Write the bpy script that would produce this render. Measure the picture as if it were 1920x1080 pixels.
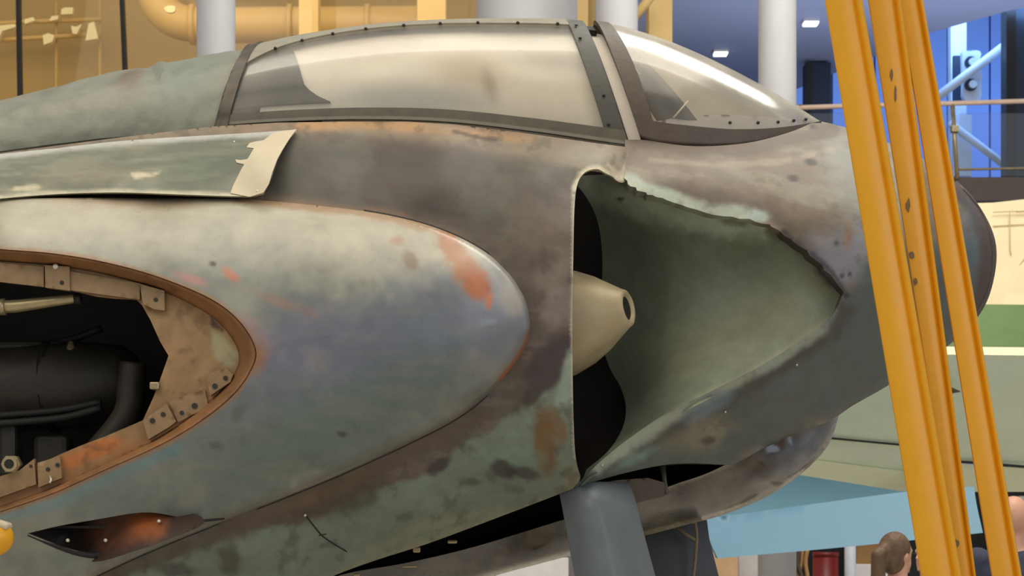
import bpy, bmesh, math, random
import numpy as np
from mathutils import Vector, Matrix
from mathutils.geometry import delaunay_2d_cdt

for o in list(bpy.data.objects):
    bpy.data.objects.remove(o, do_unlink=True)
scene = bpy.context.scene
COL = scene.collection
random.seed(4)

# ------------------------------------------------------------------ camera
F, D, CX, HY, CZ = 3600.0, 6.0, 960.0, 940.0, 1.75   # focal px, distance to the reference plane, horizon row, eye height
cam_d = bpy.data.cameras.new('camera')
cam = bpy.data.objects.new('camera', cam_d)
COL.objects.link(cam)
cam.location = (0, -D, CZ)
cam.rotation_euler = (math.pi / 2, 0, 0)
cam_d.sensor_width = 36
cam_d.lens = F / 1920 * 36
cam_d.shift_y = (HY - 540) / 1920
cam_d.clip_end = 200
cam_d.dof.use_dof = True
cam_d.dof.focus_distance = 6.4
cam_d.dof.aperture_fstop = 8.0
scene.camera = cam

# ------------------------------------------------------------------ world and hall lights
world = bpy.data.worlds.new('hall_air')
scene.world = world
world.use_nodes = True
bg = world.node_tree.nodes['Background']
bg.inputs[0].default_value = (0.97, 0.96, 0.94, 1)
bg.inputs[1].default_value = 0.48

def area(name, loc, rot, sx, sy, power, col):
    l = bpy.data.lights.new(name, 'AREA')
    l.shape = 'RECTANGLE'
    l.size, l.size_y = sx, sy
    l.energy = power
    l.color = col
    o = bpy.data.objects.new(name, l)
    o.location = loc
    o.rotation_euler = rot
    COL.objects.link(o)
    return o
R = math.radians
# hall ceiling lamps (warm), the daylight windows on the entrance side (cool), lamps in the bays behind, an added soffit uplight
area('ceiling_lamps_over_aircraft', (-0.5, -0.5, 9.5), (0, 0, 0), 9, 6.0, 430, (1.0, 0.90, 0.74))
area('ceiling_lamps_over_visitors', (-5.0, -7.5, 9.5), (R(35), 0, R(-20)), 7, 5.0, 300, (1.0, 0.88, 0.70))
area('entrance_windows', (9.5, -10.0, 5.0), (R(78), 0, R(42)), 8, 6, 330, (0.70, 0.82, 1.0))
area('workshop_lamps', (-4.5, 13.0, 8.4), (R(55), 0, 0), 14, 2.5, 260, (1.0, 0.92, 0.76))
area('soffit_uplight', (5.0, 16.0, 5.6), (R(180), 0, 0), 6, 4, 110, (0.75, 0.82, 1.0))  # unseen uplight added to brighten the soffit
area('bay_blue_lamps', (8.2, 20.5, 8.8), (R(35), 0, 0), 7, 1.5, 300, (0.26, 0.50, 1.0))
area('neighbour_bay_lamps', (3.2, 4.0, 9.0), (R(25), 0, 0), 4, 4, 420, (1.0, 0.95, 0.86))

scene.view_settings.view_transform = 'Standard'
scene.view_settings.look = 'None'
scene.view_settings.gamma = 1
scene.view_settings.use_curve_mapping = False
scene.view_settings.exposure = -0.10

# ------------------------------------------------------------------ helpers
def P(px, py, Y):
    d = D + Y
    return Vector(((px - CX) * d / F, Y, CZ + (HY - py) * d / F))

def lin(c):
    c = np.asarray(c, float) / 255.0
    return np.where(c <= 0.04045, c / 12.92, ((c + 0.055) / 1.055) ** 2.4)

def tag(o, label=None, cat=None, group=None, kind=None):
    if label: o['label'] = label
    if cat: o['category'] = cat
    if group: o['group'] = group
    if kind: o['kind'] = kind
    return o

def empty(name, loc=(0, 0, 0)):
    o = bpy.data.objects.new(name, None)
    o.location = loc
    o.empty_display_size = 0.2
    COL.objects.link(o)
    return o

def link(name, me, mat, parent=None):
    o = bpy.data.objects.new(name, me)
    COL.objects.link(o)
    if mat is not None and len(me.materials) == 0:
        me.materials.append(mat)
    if parent is not None:
        o.parent = parent
        if parent.type == 'EMPTY':          # meshes are built in hall coordinates
            o.matrix_parent_inverse = Matrix.Translation(-Vector(parent.location))
    return o

def mesh_from(name, verts, faces, smooth=True):
    me = bpy.data.meshes.new(name)
    me.from_pydata([tuple(v) for v in verts], [], [tuple(f) for f in faces])
    if smooth:
        me.polygons.foreach_set('use_smooth', [True] * len(me.polygons))
    me.update()
    return me

# ---- materials
def mat_paint(name, rough=0.5, metal=0.0, bump=0.15, bscale=18.0, var=0.10, vscale=6.0, col=None, spec=0.5, stretch=(1, 1, 1), coat=0.0):
    """procedural paint: colour from the 'Col' attribute (wear, stains and some painted light) or a plain colour, broken up by noise"""
    m = bpy.data.materials.new(name)
    m.use_nodes = True
    nt = m.node_tree
    N, L = nt.nodes, nt.links
    b = N['Principled BSDF']
    b.inputs['Roughness'].default_value = rough
    b.inputs['Metallic'].default_value = metal
    b.inputs['Specular IOR Level'].default_value = spec
    b.inputs['Coat Weight'].default_value = coat
    b.inputs['Coat Roughness'].default_value = 0.12
    tc = N.new('ShaderNodeTexCoord')
    mp = N.new('ShaderNodeMapping')
    mp.inputs['Scale'].default_value = stretch
    L.new(tc.outputs['Object'], mp.inputs[0])
    n1 = N.new('ShaderNodeTexNoise')
    n1.inputs['Scale'].default_value = vscale
    n1.inputs['Detail'].default_value = 9
    n1.inputs['Roughness'].default_value = 0.65
    L.new(mp.outputs[0], n1.inputs[0])
    if col is None:
        at = N.new('ShaderNodeAttribute')
        at.attribute_name = 'Col'
        src = at.outputs['Color']
    else:
        rgb = N.new('ShaderNodeRGB')
        rgb.outputs[0].default_value = (*lin(col), 1)
        src = rgb.outputs[0]
    mr = N.new('ShaderNodeMapRange')
    mr.inputs[1].default_value = 0.3
    mr.inputs[2].default_value = 0.7
    mr.inputs[3].default_value = 1 - var
    mr.inputs[4].default_value = 1 + var
    L.new(n1.outputs['Fac'], mr.inputs[0])
    mx = N.new('ShaderNodeVectorMath')
    mx.operation = 'SCALE'
    L.new(src, mx.inputs[0])
    L.new(mr.outputs[0], mx.inputs['Scale'])
    L.new(mx.outputs[0], b.inputs['Base Color'])
    if bump > 0:
        n2 = N.new('ShaderNodeTexNoise')
        n2.inputs['Scale'].default_value = bscale
        n2.inputs['Detail'].default_value = 6
        L.new(mp.outputs[0], n2.inputs[0])
        bp = N.new('ShaderNodeBump')
        bp.inputs['Strength'].default_value = bump
        bp.inputs['Distance'].default_value = 0.02
        L.new(n2.outputs['Fac'], bp.inputs['Height'])
        L.new(bp.outputs[0], b.inputs['Normal'])
    rr = N.new('ShaderNodeMapRange')
    rr.inputs[3].default_value = max(0.03, rough - 0.10)
    rr.inputs[4].default_value = min(1, rough + 0.10)
    L.new(n1.outputs['Fac'], rr.inputs[0])
    L.new(rr.outputs[0], b.inputs['Roughness'])
    return m

def mat_glass(name, tint=(1, 1, 1), rough=0.06, base=0.10, gain=0.75, haze=0.0, hazecol=(200, 195, 185), bump=0.10, edge=3.0):
    """thin sheet of clear plastic: see-through, mirror-like at grazing angles, a little milky"""
    m = bpy.data.materials.new(name)
    m.use_nodes = True
    nt = m.node_tree
    N, L = nt.nodes, nt.links
    for n in list(N):
        if n.type == 'BSDF_PRINCIPLED': N.remove(n)
    out = [n for n in N if n.type == 'OUTPUT_MATERIAL'][0]
    tr = N.new('ShaderNodeBsdfTransparent')
    tr.inputs[0].default_value = (*tint, 1)
    gl = N.new('ShaderNodeBsdfGlossy')
    gl.inputs['Roughness'].default_value = rough
    df = N.new('ShaderNodeBsdfDiffuse')
    df.inputs[0].default_value = (*lin(hazecol), 1)
    lw = N.new('ShaderNodeLayerWeight')
    lw.inputs[0].default_value = 0.25
    mr = N.new('ShaderNodeMapRange')
    mr.inputs[3].default_value = base
    mr.inputs[4].default_value = gain
    L.new(lw.outputs['Fresnel'], mr.inputs[0])
    tc = N.new('ShaderNodeTexCoord')
    nz = N.new('ShaderNodeTexNoise')
    nz.inputs['Scale'].default_value = 5
    nz.inputs['Detail'].default_value = 5
    L.new(tc.outputs['Object'], nz.inputs[0])
    bp = N.new('ShaderNodeBump')
    bp.inputs['Strength'].default_value = bump
    bp.inputs['Distance'].default_value = 0.03
    L.new(nz.outputs['Fac'], bp.inputs['Height'])
    L.new(bp.outputs[0], gl.inputs['Normal'])
    hz = N.new('ShaderNodeMapRange')
    hz.inputs[1].default_value = 0.35
    hz.inputs[2].default_value = 0.7
    hz.inputs[3].default_value = haze * 0.5
    hz.inputs[4].default_value = min(1, haze * 1.5)
    L.new(nz.outputs['Fac'], hz.inputs[0])
    ed = N.new('ShaderNodeMath')            # slanting path is milkier; extra haze stands in for hall reflections at edges
    ed.operation = 'MULTIPLY_ADD'
    ed.inputs[1].default_value = edge
    ed.inputs[2].default_value = 1.0
    L.new(lw.outputs['Facing'], ed.inputs[0])
    hm = N.new('ShaderNodeMath')
    hm.operation = 'MULTIPLY'
    hm.use_clamp = True
    L.new(hz.outputs[0], hm.inputs[0])
    L.new(ed.outputs[0], hm.inputs[1])
    m1 = N.new('ShaderNodeMixShader')
    L.new(hm.outputs[0], m1.inputs[0])
    L.new(tr.outputs[0], m1.inputs[1])
    L.new(df.outputs[0], m1.inputs[2])
    m2 = N.new('ShaderNodeMixShader')
    L.new(mr.outputs[0], m2.inputs[0])
    L.new(m1.outputs[0], m2.inputs[1])
    L.new(gl.outputs[0], m2.inputs[2])
    L.new(m2.outputs[0], out.inputs[0])
    return m

def mat_emit(name, col, s):
    m = bpy.data.materials.new(name)
    m.use_nodes = True
    b = m.node_tree.nodes['Principled BSDF']
    b.inputs['Base Color'].default_value = (*lin(col), 1)
    b.inputs['Emission Color'].default_value = (*lin(col), 1)
    b.inputs['Emission Strength'].default_value = s
    return m

# ---- numpy noise
_rng = np.random.RandomState(7)
_tab = _rng.rand(256, 256)
def vnoise(x, y):
    xi, yi = np.floor(x).astype(int), np.floor(y).astype(int)
    fx, fy = x - xi, y - yi
    fx, fy = fx * fx * (3 - 2 * fx), fy * fy * (3 - 2 * fy)
    a, b_ = _tab[xi & 255, yi & 255], _tab[(xi + 1) & 255, yi & 255]
    c, d = _tab[xi & 255, (yi + 1) & 255], _tab[(xi + 1) & 255, (yi + 1) & 255]
    return (a * (1 - fx) + b_ * fx) * (1 - fy) + (c * (1 - fx) + d * fx) * fy
def fbm(x, y, o=5):
    s, a, t = 0, 0.5, 0
    for k in range(o):
        s = s + a * vnoise(x * 2 ** k + 17.3 * k, y * 2 ** k + 5.1 * k)
        t += a
        a *= 0.55
    return s / t
def sstep(a, b, x):
    t = np.clip((x - a) / (b - a + 1e-9), 0, 1)
    return t * t * (3 - 2 * t)

# ---- curves and polygons in picture coordinates (turned into places by P with a depth of their own)
def cr(pts, n=8):
    """open Catmull-Rom through the points"""
    p = [np.array(q, float) for q in pts]
    p = [2 * p[0] - p[1]] + p + [2 * p[-1] - p[-2]]
    out = []
    for i in range(1, len(p) - 2):
        for k in range(n):
            t = k / n
            out.append(0.5 * ((2 * p[i]) + (-p[i-1] + p[i+1]) * t + (2*p[i-1] - 5*p[i] + 4*p[i+1] - p[i+2]) * t*t + (-p[i-1] + 3*p[i] - 3*p[i+1] + p[i+2]) * t**3))
    out.append(p[-2])
    return [tuple(q) for q in out]

def resample(poly, step, closed=True):
    out = []
    n = len(poly)
    for i in range(n if closed else n - 1):
        a, b_ = np.array(poly[i], float), np.array(poly[(i + 1) % n], float)
        k = max(1, int(round(np.linalg.norm(b_ - a) / step)))
        for j in range(k):
            out.append(a + (b_ - a) * j / k)
    if not closed: out.append(np.array(poly[-1], float))
    # drop near-duplicates
    res = [out[0]]
    for q in out[1:]:
        if np.linalg.norm(q - res[-1]) > 0.35 * step: res.append(q)
    if closed and np.linalg.norm(res[0] - res[-1]) < 0.35 * step: res.pop()
    return np.array(res)

def inside(poly, x, y):
    poly = np.asarray(poly, float)
    c = np.zeros(x.shape, bool)
    n = len(poly)
    j = n - 1
    for i in range(n):
        xi, yi, xj, yj = poly[i][0], poly[i][1], poly[j][0], poly[j][1]
        if yi != yj:
            m = ((yi > y) != (yj > y)) & (x < (xj - xi) * (y - yi) / (yj - yi) + xi)
            c ^= m
        j = i
    return c

def dist_poly(line, x, y, closed=False):
    line = np.asarray(line, float)
    d = np.full(x.shape, 1e9)
    n = len(line)
    for i in range(n if closed else n - 1):
        a, b_ = line[i], line[(i + 1) % n]
        v = b_ - a
        L2 = max(v @ v, 1e-9)
        t = np.clip(((x - a[0]) * v[0] + (y - a[1]) * v[1]) / L2, 0, 1)
        d = np.minimum(d, np.hypot(x - a[0] - t * v[0], y - a[1] - t * v[1]))
    return d

class Depth:
    """smooth surface through measured points (column, row, depth)"""
    def __init__(self, pts, rolls=(), off=0.0, smooth=1e-3):
        p = np.array(pts, float)
        self.c = p[:, :2] / 100.0
        n = len(p)
        K = self.k(self.c, self.c) + np.eye(n) * smooth
        A = np.zeros((n + 3, n + 3))
        A[:n, :n] = K
        A[:n, n] = 1
        A[:n, n+1:] = self.c
        A[n:, :n] = A[:n, n:].T
        rhs = np.concatenate([p[:, 2], np.zeros(3)])
        self.w = np.linalg.solve(A, rhs)
        self.rolls = rolls
        self.off = off
    @staticmethod
    def k(a, b):
        r2 = ((a[:, None, :] - b[None, :, :]) ** 2).sum(-1)
        return 0.5 * r2 * np.log(r2 + 1e-12)
    def __call__(self, x, y):
        x, y = np.asarray(x, float), np.asarray(y, float)
        q = np.stack([x.ravel(), y.ravel()], 1) / 100.0
        n = len(self.c)
        v = self.k(q, self.c) @ self.w[:n] + self.w[n] + q @ self.w[n+1:]
        v = v.reshape(x.shape)
        for line, r, dep in self.rolls:
            d = np.clip(dist_poly(line, x, y) / r, 0, 1)
            v = v + dep * (1 - np.sqrt(np.clip(1 - (1 - d) ** 2, 0, 1)))
        return v + self.off

class Shift:
    def __init__(self, f, off): self.f, self.off = f, off
    def __call__(self, x, y): return self.f(x, y) + self.off

# ---- paint layers
def layers(base, items, nscale=60.0, seed=0.0, basevar=None):
    base = lin(base)
    def f(x, y):
        c = np.tile(base, (len(x), 1))
        if basevar is not None:
            col2, sc, lo, hi = basevar
            m = sstep(lo, hi, fbm(x / sc + seed + 3, y / sc + 9))[:, None]
            c = c * (1 - m) + lin(col2) * m
        w = fbm(x / nscale + seed, y / nscale + seed) - 0.5
        w2 = fbm(x / (nscale / 4) + seed + 31, y / (nscale / 4) + 7) - 0.5
        for it in items:
            k = it[0]
            if k == 'b':      # blob: cx, cy, rx, ry, angle, colour, strength, softness, raggedness
                _, cx, cy, rx, ry, an, col, st, so, rag = it
                a = math.radians(an)
                u = ((x - cx) * math.cos(a) + (y - cy) * math.sin(a)) / rx
                v = (-(x - cx) * math.sin(a) + (y - cy) * math.cos(a)) / ry
                d = np.hypot(u, v) + rag * (w * 1.6 + w2 * 0.8)
                m = st * (1 - sstep(1 - so, 1 + so, d))
            elif k == 'l':    # line: points, width, colour, strength, softness, raggedness
                _, pts, wd, col, st, so, rag = it
                d = dist_poly(pts, x, y) / wd + rag * (w * 1.6 + w2 * 0.8)
                m = st * (1 - sstep(1 - so, 1 + so, d))
            elif k == 'p':    # patch: outline, colour, strength, feather in px, raggedness in px
                _, pts, col, st, fe, rag = it
                d = dist_poly(pts, x, y, True)
                s = np.where(inside(pts, x, y), -d, d) + rag * (w * 1.6 + w2 * 0.8)
                m = st * (1 - sstep(-fe, fe, s))
            elif k == 'n':    # noise mottling: scale, lo, hi, colour, strength
                _, sc, lo, hi, col, st = it
                m = st * sstep(lo, hi, fbm(x / sc + seed + 11, y / sc + 3 + seed))
            elif k == 's':    # streaks along an angle: scale, stretch, angle, lo, hi, colour, strength
                _, sc, stx, an, lo, hi, col, st = it
                a = math.radians(an)
                u = (x * math.cos(a) + y * math.sin(a)) / (sc * stx)
                v = (-x * math.sin(a) + y * math.cos(a)) / sc
                m = st * sstep(lo, hi, fbm(u + 5, v + 2 + seed))
            m = m[:, None]
            c = c * (1 - m) + lin(col) * m
        return c
    return f

def set_col(me, cols):
    a = me.color_attributes.new('Col', 'FLOAT_COLOR', 'POINT')
    d = np.ones((len(me.vertices), 4), np.float32)
    d[:, :3] = cols
    a.data.foreach_set('color', d.ravel())

def tri_region(outer, step, holes=()):
    ob = resample(outer, step)
    hb = [resample(h, step) for h in holes]
    x0, y0 = ob.min(0)
    x1, y1 = ob.max(0)
    h = step * 0.866
    ys = np.arange(y0, y1, h)
    gx, gy = [], []
    for i, yy in enumerate(ys):
        xs = np.arange(x0 + (i % 2) * step * 0.5, x1, step)
        gx.append(xs)
        gy.append(np.full(len(xs), yy))
    gx, gy = np.concatenate(gx), np.concatenate(gy)
    ok = inside(ob, gx, gy)
    for b_ in hb: ok &= ~inside(b_, gx, gy)
    gx, gy = gx[ok], gy[ok]
    d = dist_poly(ob, gx, gy, True)
    for b_ in hb: d = np.minimum(d, dist_poly(b_, gx, gy, True))
    ok = d > 0.6 * step
    pts = list(map(tuple, ob))
    edges = [(i, (i + 1) % len(ob)) for i in range(len(ob))]
    for b_ in hb:
        s = len(pts)
        pts += list(map(tuple, b_))
        edges += [(s + i, s + (i + 1) % len(b_)) for i in range(len(b_))]
    pts += list(zip(gx[ok], gy[ok]))
    v, e, f, _, _, _ = delaunay_2d_cdt([Vector(q) for q in pts], edges, [], 0, 1e-4)
    V = np.array([(q.x, q.y) for q in v])
    T = np.array([t for t in f if len(t) == 3])
    c = V[T].mean(1)
    ok = inside(ob, c[:, 0], c[:, 1])
    for b_ in hb: ok &= ~inside(b_, c[:, 0], c[:, 1])
    T = T[ok]
    a, b_, c = V[T[:, 0]], V[T[:, 1]], V[T[:, 2]]
    cr_ = (b_[:, 0]-a[:, 0])*(c[:, 1]-a[:, 1]) - (b_[:, 1]-a[:, 1])*(c[:, 0]-a[:, 0])
    T[cr_ > 0] = T[cr_ > 0][:, ::-1]       # rows count downwards: this winding faces the viewer's side
    return V, T

YC = 1.30    # the aircraft's plane of symmetry
def relief(name, outer, yf, mat, parent, step=6, holes=(), thick=0.02, colf=None, mirror=False, rough=0.0, rscale=80):
    """a sheet of skin: outline with its own depth at every point, closed behind (or mirrored to the far side)"""
    V, T = tri_region(outer, step, holes)
    Y = yf(V[:, 0], V[:, 1])
    if rough:
        Y = Y + rough * (fbm(V[:, 0] / rscale + 2.2, V[:, 1] / rscale + 8.1, 3) - 0.5)
    d = D + Y
    W = np.stack([(V[:, 0] - CX) * d / F, Y, CZ + (HY - V[:, 1]) * d / F], 1)
    n = len(W)
    B = W.copy()
    if mirror:
        B[:, 1] = np.maximum(2 * YC - B[:, 1], B[:, 1] + 0.005)
    else:
        B[:, 1] += thick
    # boundary
    E = {}
    for t in T:
        for i in range(3):
            a, b_ = int(t[i]), int(t[(i + 1) % 3])
            if (b_, a) in E: del E[(b_, a)]
            else: E[(a, b_)] = 1
    verts = [W, B]
    faces = [tuple(t) for t in T] + [tuple(int(q) + n for q in t[::-1]) for t in T]
    sk, idx = [], {}
    src = []
    for (a, b_) in E:
        for q in (a, b_):
            if q not in idx:
                idx[q] = 2 * n + 2 * len(idx)
                sk += [W[q], B[q]]
                src += [q, q]
        ia, ib = idx[a], idx[b_]
        faces.append((ib, ia, ia + 1, ib + 1))
    allv = np.concatenate([W, B, np.array(sk)]) if sk else np.concatenate([W, B])
    me = mesh_from(name, allv, faces)
    if colf is not None:
        c = colf(V[:, 0], V[:, 1])
        cc = np.concatenate([c, c, c[src]]) if sk else np.concatenate([c, c])
        set_col(me, cc)
    return link(name, me, mat, parent)

def interp(keys, t):
    ks = [k[0] for k in keys]
    return np.array([np.interp(t, ks, [k[1][i] for k in keys]) for i in range(len(keys[0][1]))])

def smooth_keys(keys):
    """densify keyed values with Catmull-Rom so lofts have no kinks"""
    pts = cr([(k[0], *k[1]) for k in keys], 8)
    return [(q[0], tuple(q[1:])) for q in pts]

class Loft:
    """arched shell: near sill, crest on the plane of symmetry, elliptical sections, same on the far side"""
    def __init__(self, sill, crest, p=1.0):
        self.s, self.c, self.p = smooth_keys(sill), smooth_keys(crest), p
    def at(self, t, th, off=0.0, scale=1.0):
        s = interp(self.s, t)
        c = interp(self.c, t)
        S = P(s[0], s[1], s[2])
        C = P(c[0], c[1], YC)
        O = Vector((S.x, YC, S.z))
        co, si = math.cos(th), math.sin(th)
        e = self.p
        co2 = math.copysign(abs(co) ** e, co)
        si2 = abs(si) ** e
        a, b_ = (S - O) * scale, (C - O) * scale
        p = O + a * co2 + b_ * si2
        nrm = Vector((0, -co * b_.length, si * a.length)).normalized()
        return p + nrm * off
    def patch(self, name, mat, parent, t0, t1, a0, a1, nt, na, off=0.0, thick=0.008, scale=1.0, colf=None, wob=None, edge=None):
        V, Bk = [], []
        px = []
        for i in range(nt + 1):
            for j in range(na + 1):
                u, w = i / nt, j / na
                t = t0 + (t1 - t0) * u
                th = math.radians(a0 + (a1 - a0) * w)
                if edge: t, th = edge(u, w, t, th)
                o = off + (wob(t, th) if wob else 0)
                V.append(self.at(t, th, o, scale))
                Bk.append(self.at(t, th, o - thick, scale))
                px.append((t, math.degrees(th)))
        n = len(V)
        W = na + 1
        f = []
        for i in range(nt):
            for j in range(na):
                q = (i*W+j, (i+1)*W+j, (i+1)*W+j+1, i*W+j+1)
                f.append(q)
                f.append(tuple(k + n for k in q[::-1]))
        ring = [i*W for i in range(nt+1)] + [nt*W+j for j in range(1, na+1)] + [i*W+na for i in range(nt-1, -1, -1)] + [j for j in range(na-1, 0, -1)]
        base = 2 * n
        sk = []
        for q in ring: sk += [V[q], Bk[q]]
        m = len(ring)
        for k in range(m):
            a, b_ = base + 2*k, base + 2*((k+1) % m)
            f.append((b_, a, a+1, b_+1))
        me = mesh_from(name, V + Bk + sk, f)
        if colf is not None:
            q = np.array(px)
            c = colf(q[:, 0], q[:, 1])
            rr = np.repeat(c[ring], 2, 0)
            set_col(me, np.concatenate([c, c, rr]))
        return link(name, me, mat, parent)

# ---- simple solids
def bm_box(bm, c, s, rot=None, bevel=0.0):
    m = Matrix.Translation(Vector(c)) @ (rot.to_4x4() if rot is not None else Matrix()) @ Matrix.Diagonal((s[0], s[1], s[2], 1))
    r = bmesh.ops.create_cube(bm, size=1, matrix=m)
    if bevel > 0:
        es = {e for v in r['verts'] for e in v.link_edges}
        bmesh.ops.bevel(bm, geom=list(es), offset=bevel, segments=2, profile=0.5, affect='EDGES')
def bm_tube(bm, pts, rad, seg=14, cap=True):
    pts = [Vector(p) for p in pts]
    rads = rad if isinstance(rad, (list, tuple)) else [rad] * len(pts)
    rings = []
    up = None
    for i, p in enumerate(pts):
        t = (pts[min(i + 1, len(pts) - 1)] - pts[max(i - 1, 0)]).normalized()
        if up is None:
            up = Vector((0, 0, 1)) if abs(t.z) < 0.9 else Vector((0, 1, 0))
        x = t.cross(up)
        if x.length < 1e-6: x = t.cross(Vector((1, 0, 0)))
        x.normalize()
        up = x.cross(t).normalized()
        rings.append([bm.verts.new(p + (x * math.cos(2*math.pi*k/seg) + up * math.sin(2*math.pi*k/seg)) * rads[i]) for k in range(seg)])
    for a, b_ in zip(rings, rings[1:]):
        for k in range(seg):
            f = bm.faces.new((a[k], a[(k+1) % seg], b_[(k+1) % seg], b_[k]))
            f.smooth = True
    if cap:
        bm.faces.new(rings[0][::-1])
        bm.faces.new(rings[-1])
def bm_obj(name, bm, mat, parent=None):
    bmesh.ops.recalc_face_normals(bm, faces=bm.faces)
    me = bpy.data.meshes.new(name)
    bm.to_mesh(me)
    bm.free()
    return link(name, me, mat, parent)
def box(name, c, s, mat, parent=None, rot=None, bevel=0.0):
    bm = bmesh.new()
    bm_box(bm, c, s, rot, bevel)
    return bm_obj(name, bm, mat, parent)
def tube(name, pts, rad, mat, parent=None, seg=14):
    bm = bmesh.new()
    bm_tube(bm, pts, rad, seg)
    return bm_obj(name, bm, mat, parent)
def pbox(name, x0, y0, x1, y1, Y, dep, mat, parent=None, bevel=0.0):
    """box whose near face covers the given columns and rows at depth Y"""
    a, b_ = P(x0, y1, Y), P(x1, y0, Y)
    c = (a + b_) / 2
    return box(name, (c.x, Y + dep / 2, c.z), (abs(b_.x - a.x), dep, abs(b_.z - a.z)), mat, parent, None, bevel)
def pcyl(name, x0, x1, Y, z0, z1, mat, parent=None, seg=40):
    a, b_ = P(x0, HY, Y), P(x1, HY, Y)
    r = (b_.x - a.x) / 2
    return tube(name, [((a.x + b_.x) / 2, Y, z0), ((a.x + b_.x) / 2, Y, z1)], r, mat, parent, seg)
def disc(name, p, nrm, r, h, mat, parent, seg=12, dome=True):
    nrm = Vector(nrm).normalized()
    bm = bmesh.new()
    p = Vector(p)
    if dome:
        bm_tube(bm, [p - nrm * h, p + nrm * h * 0.3, p + nrm * h * 0.75, p + nrm * h], [r, r, r * 0.75, r * 0.3], seg)
    else:
        bm_tube(bm, [p - nrm * h, p + nrm * h], [r, r], seg)
    return bm_obj(name, bm, mat, parent)

# ------------------------------------------------------------------ materials
M = {}
M['floor'] = mat_paint('polished_concrete', 0.35, col=(190, 184, 174), bump=0.0, vscale=1.5)
M['hall_wall'] = mat_paint('hall_wall', 0.7, col=(150, 138, 118), bump=0.02)
M['mustard'] = mat_paint('mustard_wall', 0.6, col=(178, 146, 86), bump=0.0, var=0.05, vscale=0.6)
M['duct'] = mat_paint('duct_paint', 0.45, col=(214, 176, 108), bump=0.0, var=0.05, vscale=2)
M['column'] = mat_paint('white_column', 0.45, col=(205, 205, 208), bump=0.02, var=0.03)
M['pillar'] = mat_paint('warm_pillar', 0.6, col=(236, 200, 132), bump=0.02, var=0.03)
M['black'] = mat_paint('black_metal', 0.5, col=(16, 16, 18), bump=0.02)
M['navy'] = mat_paint('navy_panel', 0.4, col=(24, 40, 62), bump=0.02)
M['soffit'] = mat_paint('soffit', 0.7, col=(150, 160, 190), bump=0.0, var=0.03)
M['blue_panel'] = mat_paint('blue_panel', 0.4, col=(110, 150, 225), bump=0.0, var=0.06, vscale=0.8)
M['blue_steel'] = mat_paint('pale_steel', 0.35, col=(200, 215, 230), bump=0.0, var=0.04)
M['fascia'] = mat_paint('brown_fascia', 0.6, col=(86, 74, 66), bump=0.02)
M['rail'] = mat_paint('brushed_rail', 0.35, metal=0.0, col=(236, 206, 182), bump=0.0)
M['pane'] = mat_glass('window_pane', (0.96, 0.93, 0.86), 0.02, 0.008, 0.25, bump=0.0)
M['balustrade'] = mat_glass('balustrade_glass', (0.92, 0.96, 1.0), 0.03, 0.06, 0.6, bump=0.0)
M['lamp'] = mat_emit('ceiling_lamp', (255, 250, 245), 3.0)
M['yellow'] = mat_paint('yellow_enamel', 0.36, col=(234, 166, 22), bump=0.03, bscale=60, var=0.05, vscale=9)
M['yellow_chip'] = mat_paint('chipped_enamel', 0.6, col=(120, 98, 62), bump=0.05)
M['wing'] = mat_paint('grey_green_wing', 0.5, col=(226, 236, 208), bump=0.0, var=0.04)
M['wing_light'] = mat_paint('pale_wing', 0.5, col=(240, 244, 208), bump=0.0, var=0.04)
M['cream'] = mat_paint('cream_skin', 0.5, col=(242, 222, 178), bump=0.02, var=0.04)
M['cream_seam'] = mat_paint('cream_seam', 0.6, col=(206, 182, 138), bump=0)
M['camo'] = mat_paint('camo_green', 0.6, col=(104, 128, 78), bump=0.02, var=0.22, vscale=1.6)
M['flap'] = mat_paint('sky_blue_flap', 0.5, col=(100, 140, 162), bump=0.02, var=0.05)
M['flap_dark'] = mat_paint('teal_flap', 0.5, col=(84, 122, 140), bump=0.02, var=0.05)
M['seam'] = mat_paint('dark_seam', 0.7, col=(40, 40, 36), bump=0)
# aircraft
M['skin'] = mat_paint('weathered_plywood_paint', 0.60, bump=0.22, bscale=9, var=0.16, vscale=14)
M['skin_gloss'] = mat_paint('glossy_weathered_paint', 0.30, bump=0.10, bscale=6, var=0.10, vscale=16)
M['fabric'] = mat_paint('doped_fabric', 0.36, bump=0.30, bscale=11, var=0.12, vscale=14)
M['frame'] = mat_paint('canopy_frame_paint', 0.45, col=(78, 78, 72), bump=0.08, bscale=40, var=0.14, vscale=20)
M['sill'] = mat_paint('canopy_sill_paint', 0.45, col=(100, 97, 84), bump=0.08, bscale=40, var=0.16, vscale=16)
M['frame_brown'] = mat_paint('windscreen_frame_paint', 0.5, col=(84, 74, 64), bump=0.1, bscale=40, var=0.2, vscale=20)
M['plexi'] = mat_glass('canopy_plexiglass', (0.95, 0.95, 0.93), 0.26, 0.03, 0.32, 0.04, (226, 218, 204), bump=0.05)
M['plexi2'] = mat_glass('windscreen_plexiglass', (0.97, 0.97, 0.96), 0.16, 0.035, 0.42, 0.05, (240, 232, 212), bump=0.06, edge=9.0)
M['liner'] = mat_paint('white_liner', 0.7, bump=0.25, bscale=5, var=0.06, vscale=8)
M['dark'] = mat_paint('dark_metal_and_shade', 0.65, col=(30, 28, 26), bump=0.2, bscale=14, var=0.3)  # dark parts, plus painted shade in the wheel bay and cone bore
M['duct_shade'] = mat_paint('dark_duct_shade', 0.8, col=(24, 16, 15), bump=0.1)  # near-black, stands for the shade deep in the intake
M['bay'] = mat_paint('bay_metal', 0.55, col=(50, 46, 38), bump=0.3, bscale=10, var=0.4, vscale=5)
M['tan'] = mat_paint('tan_primer', 0.5, bump=0.12, bscale=14, var=0.14, vscale=18)
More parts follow.
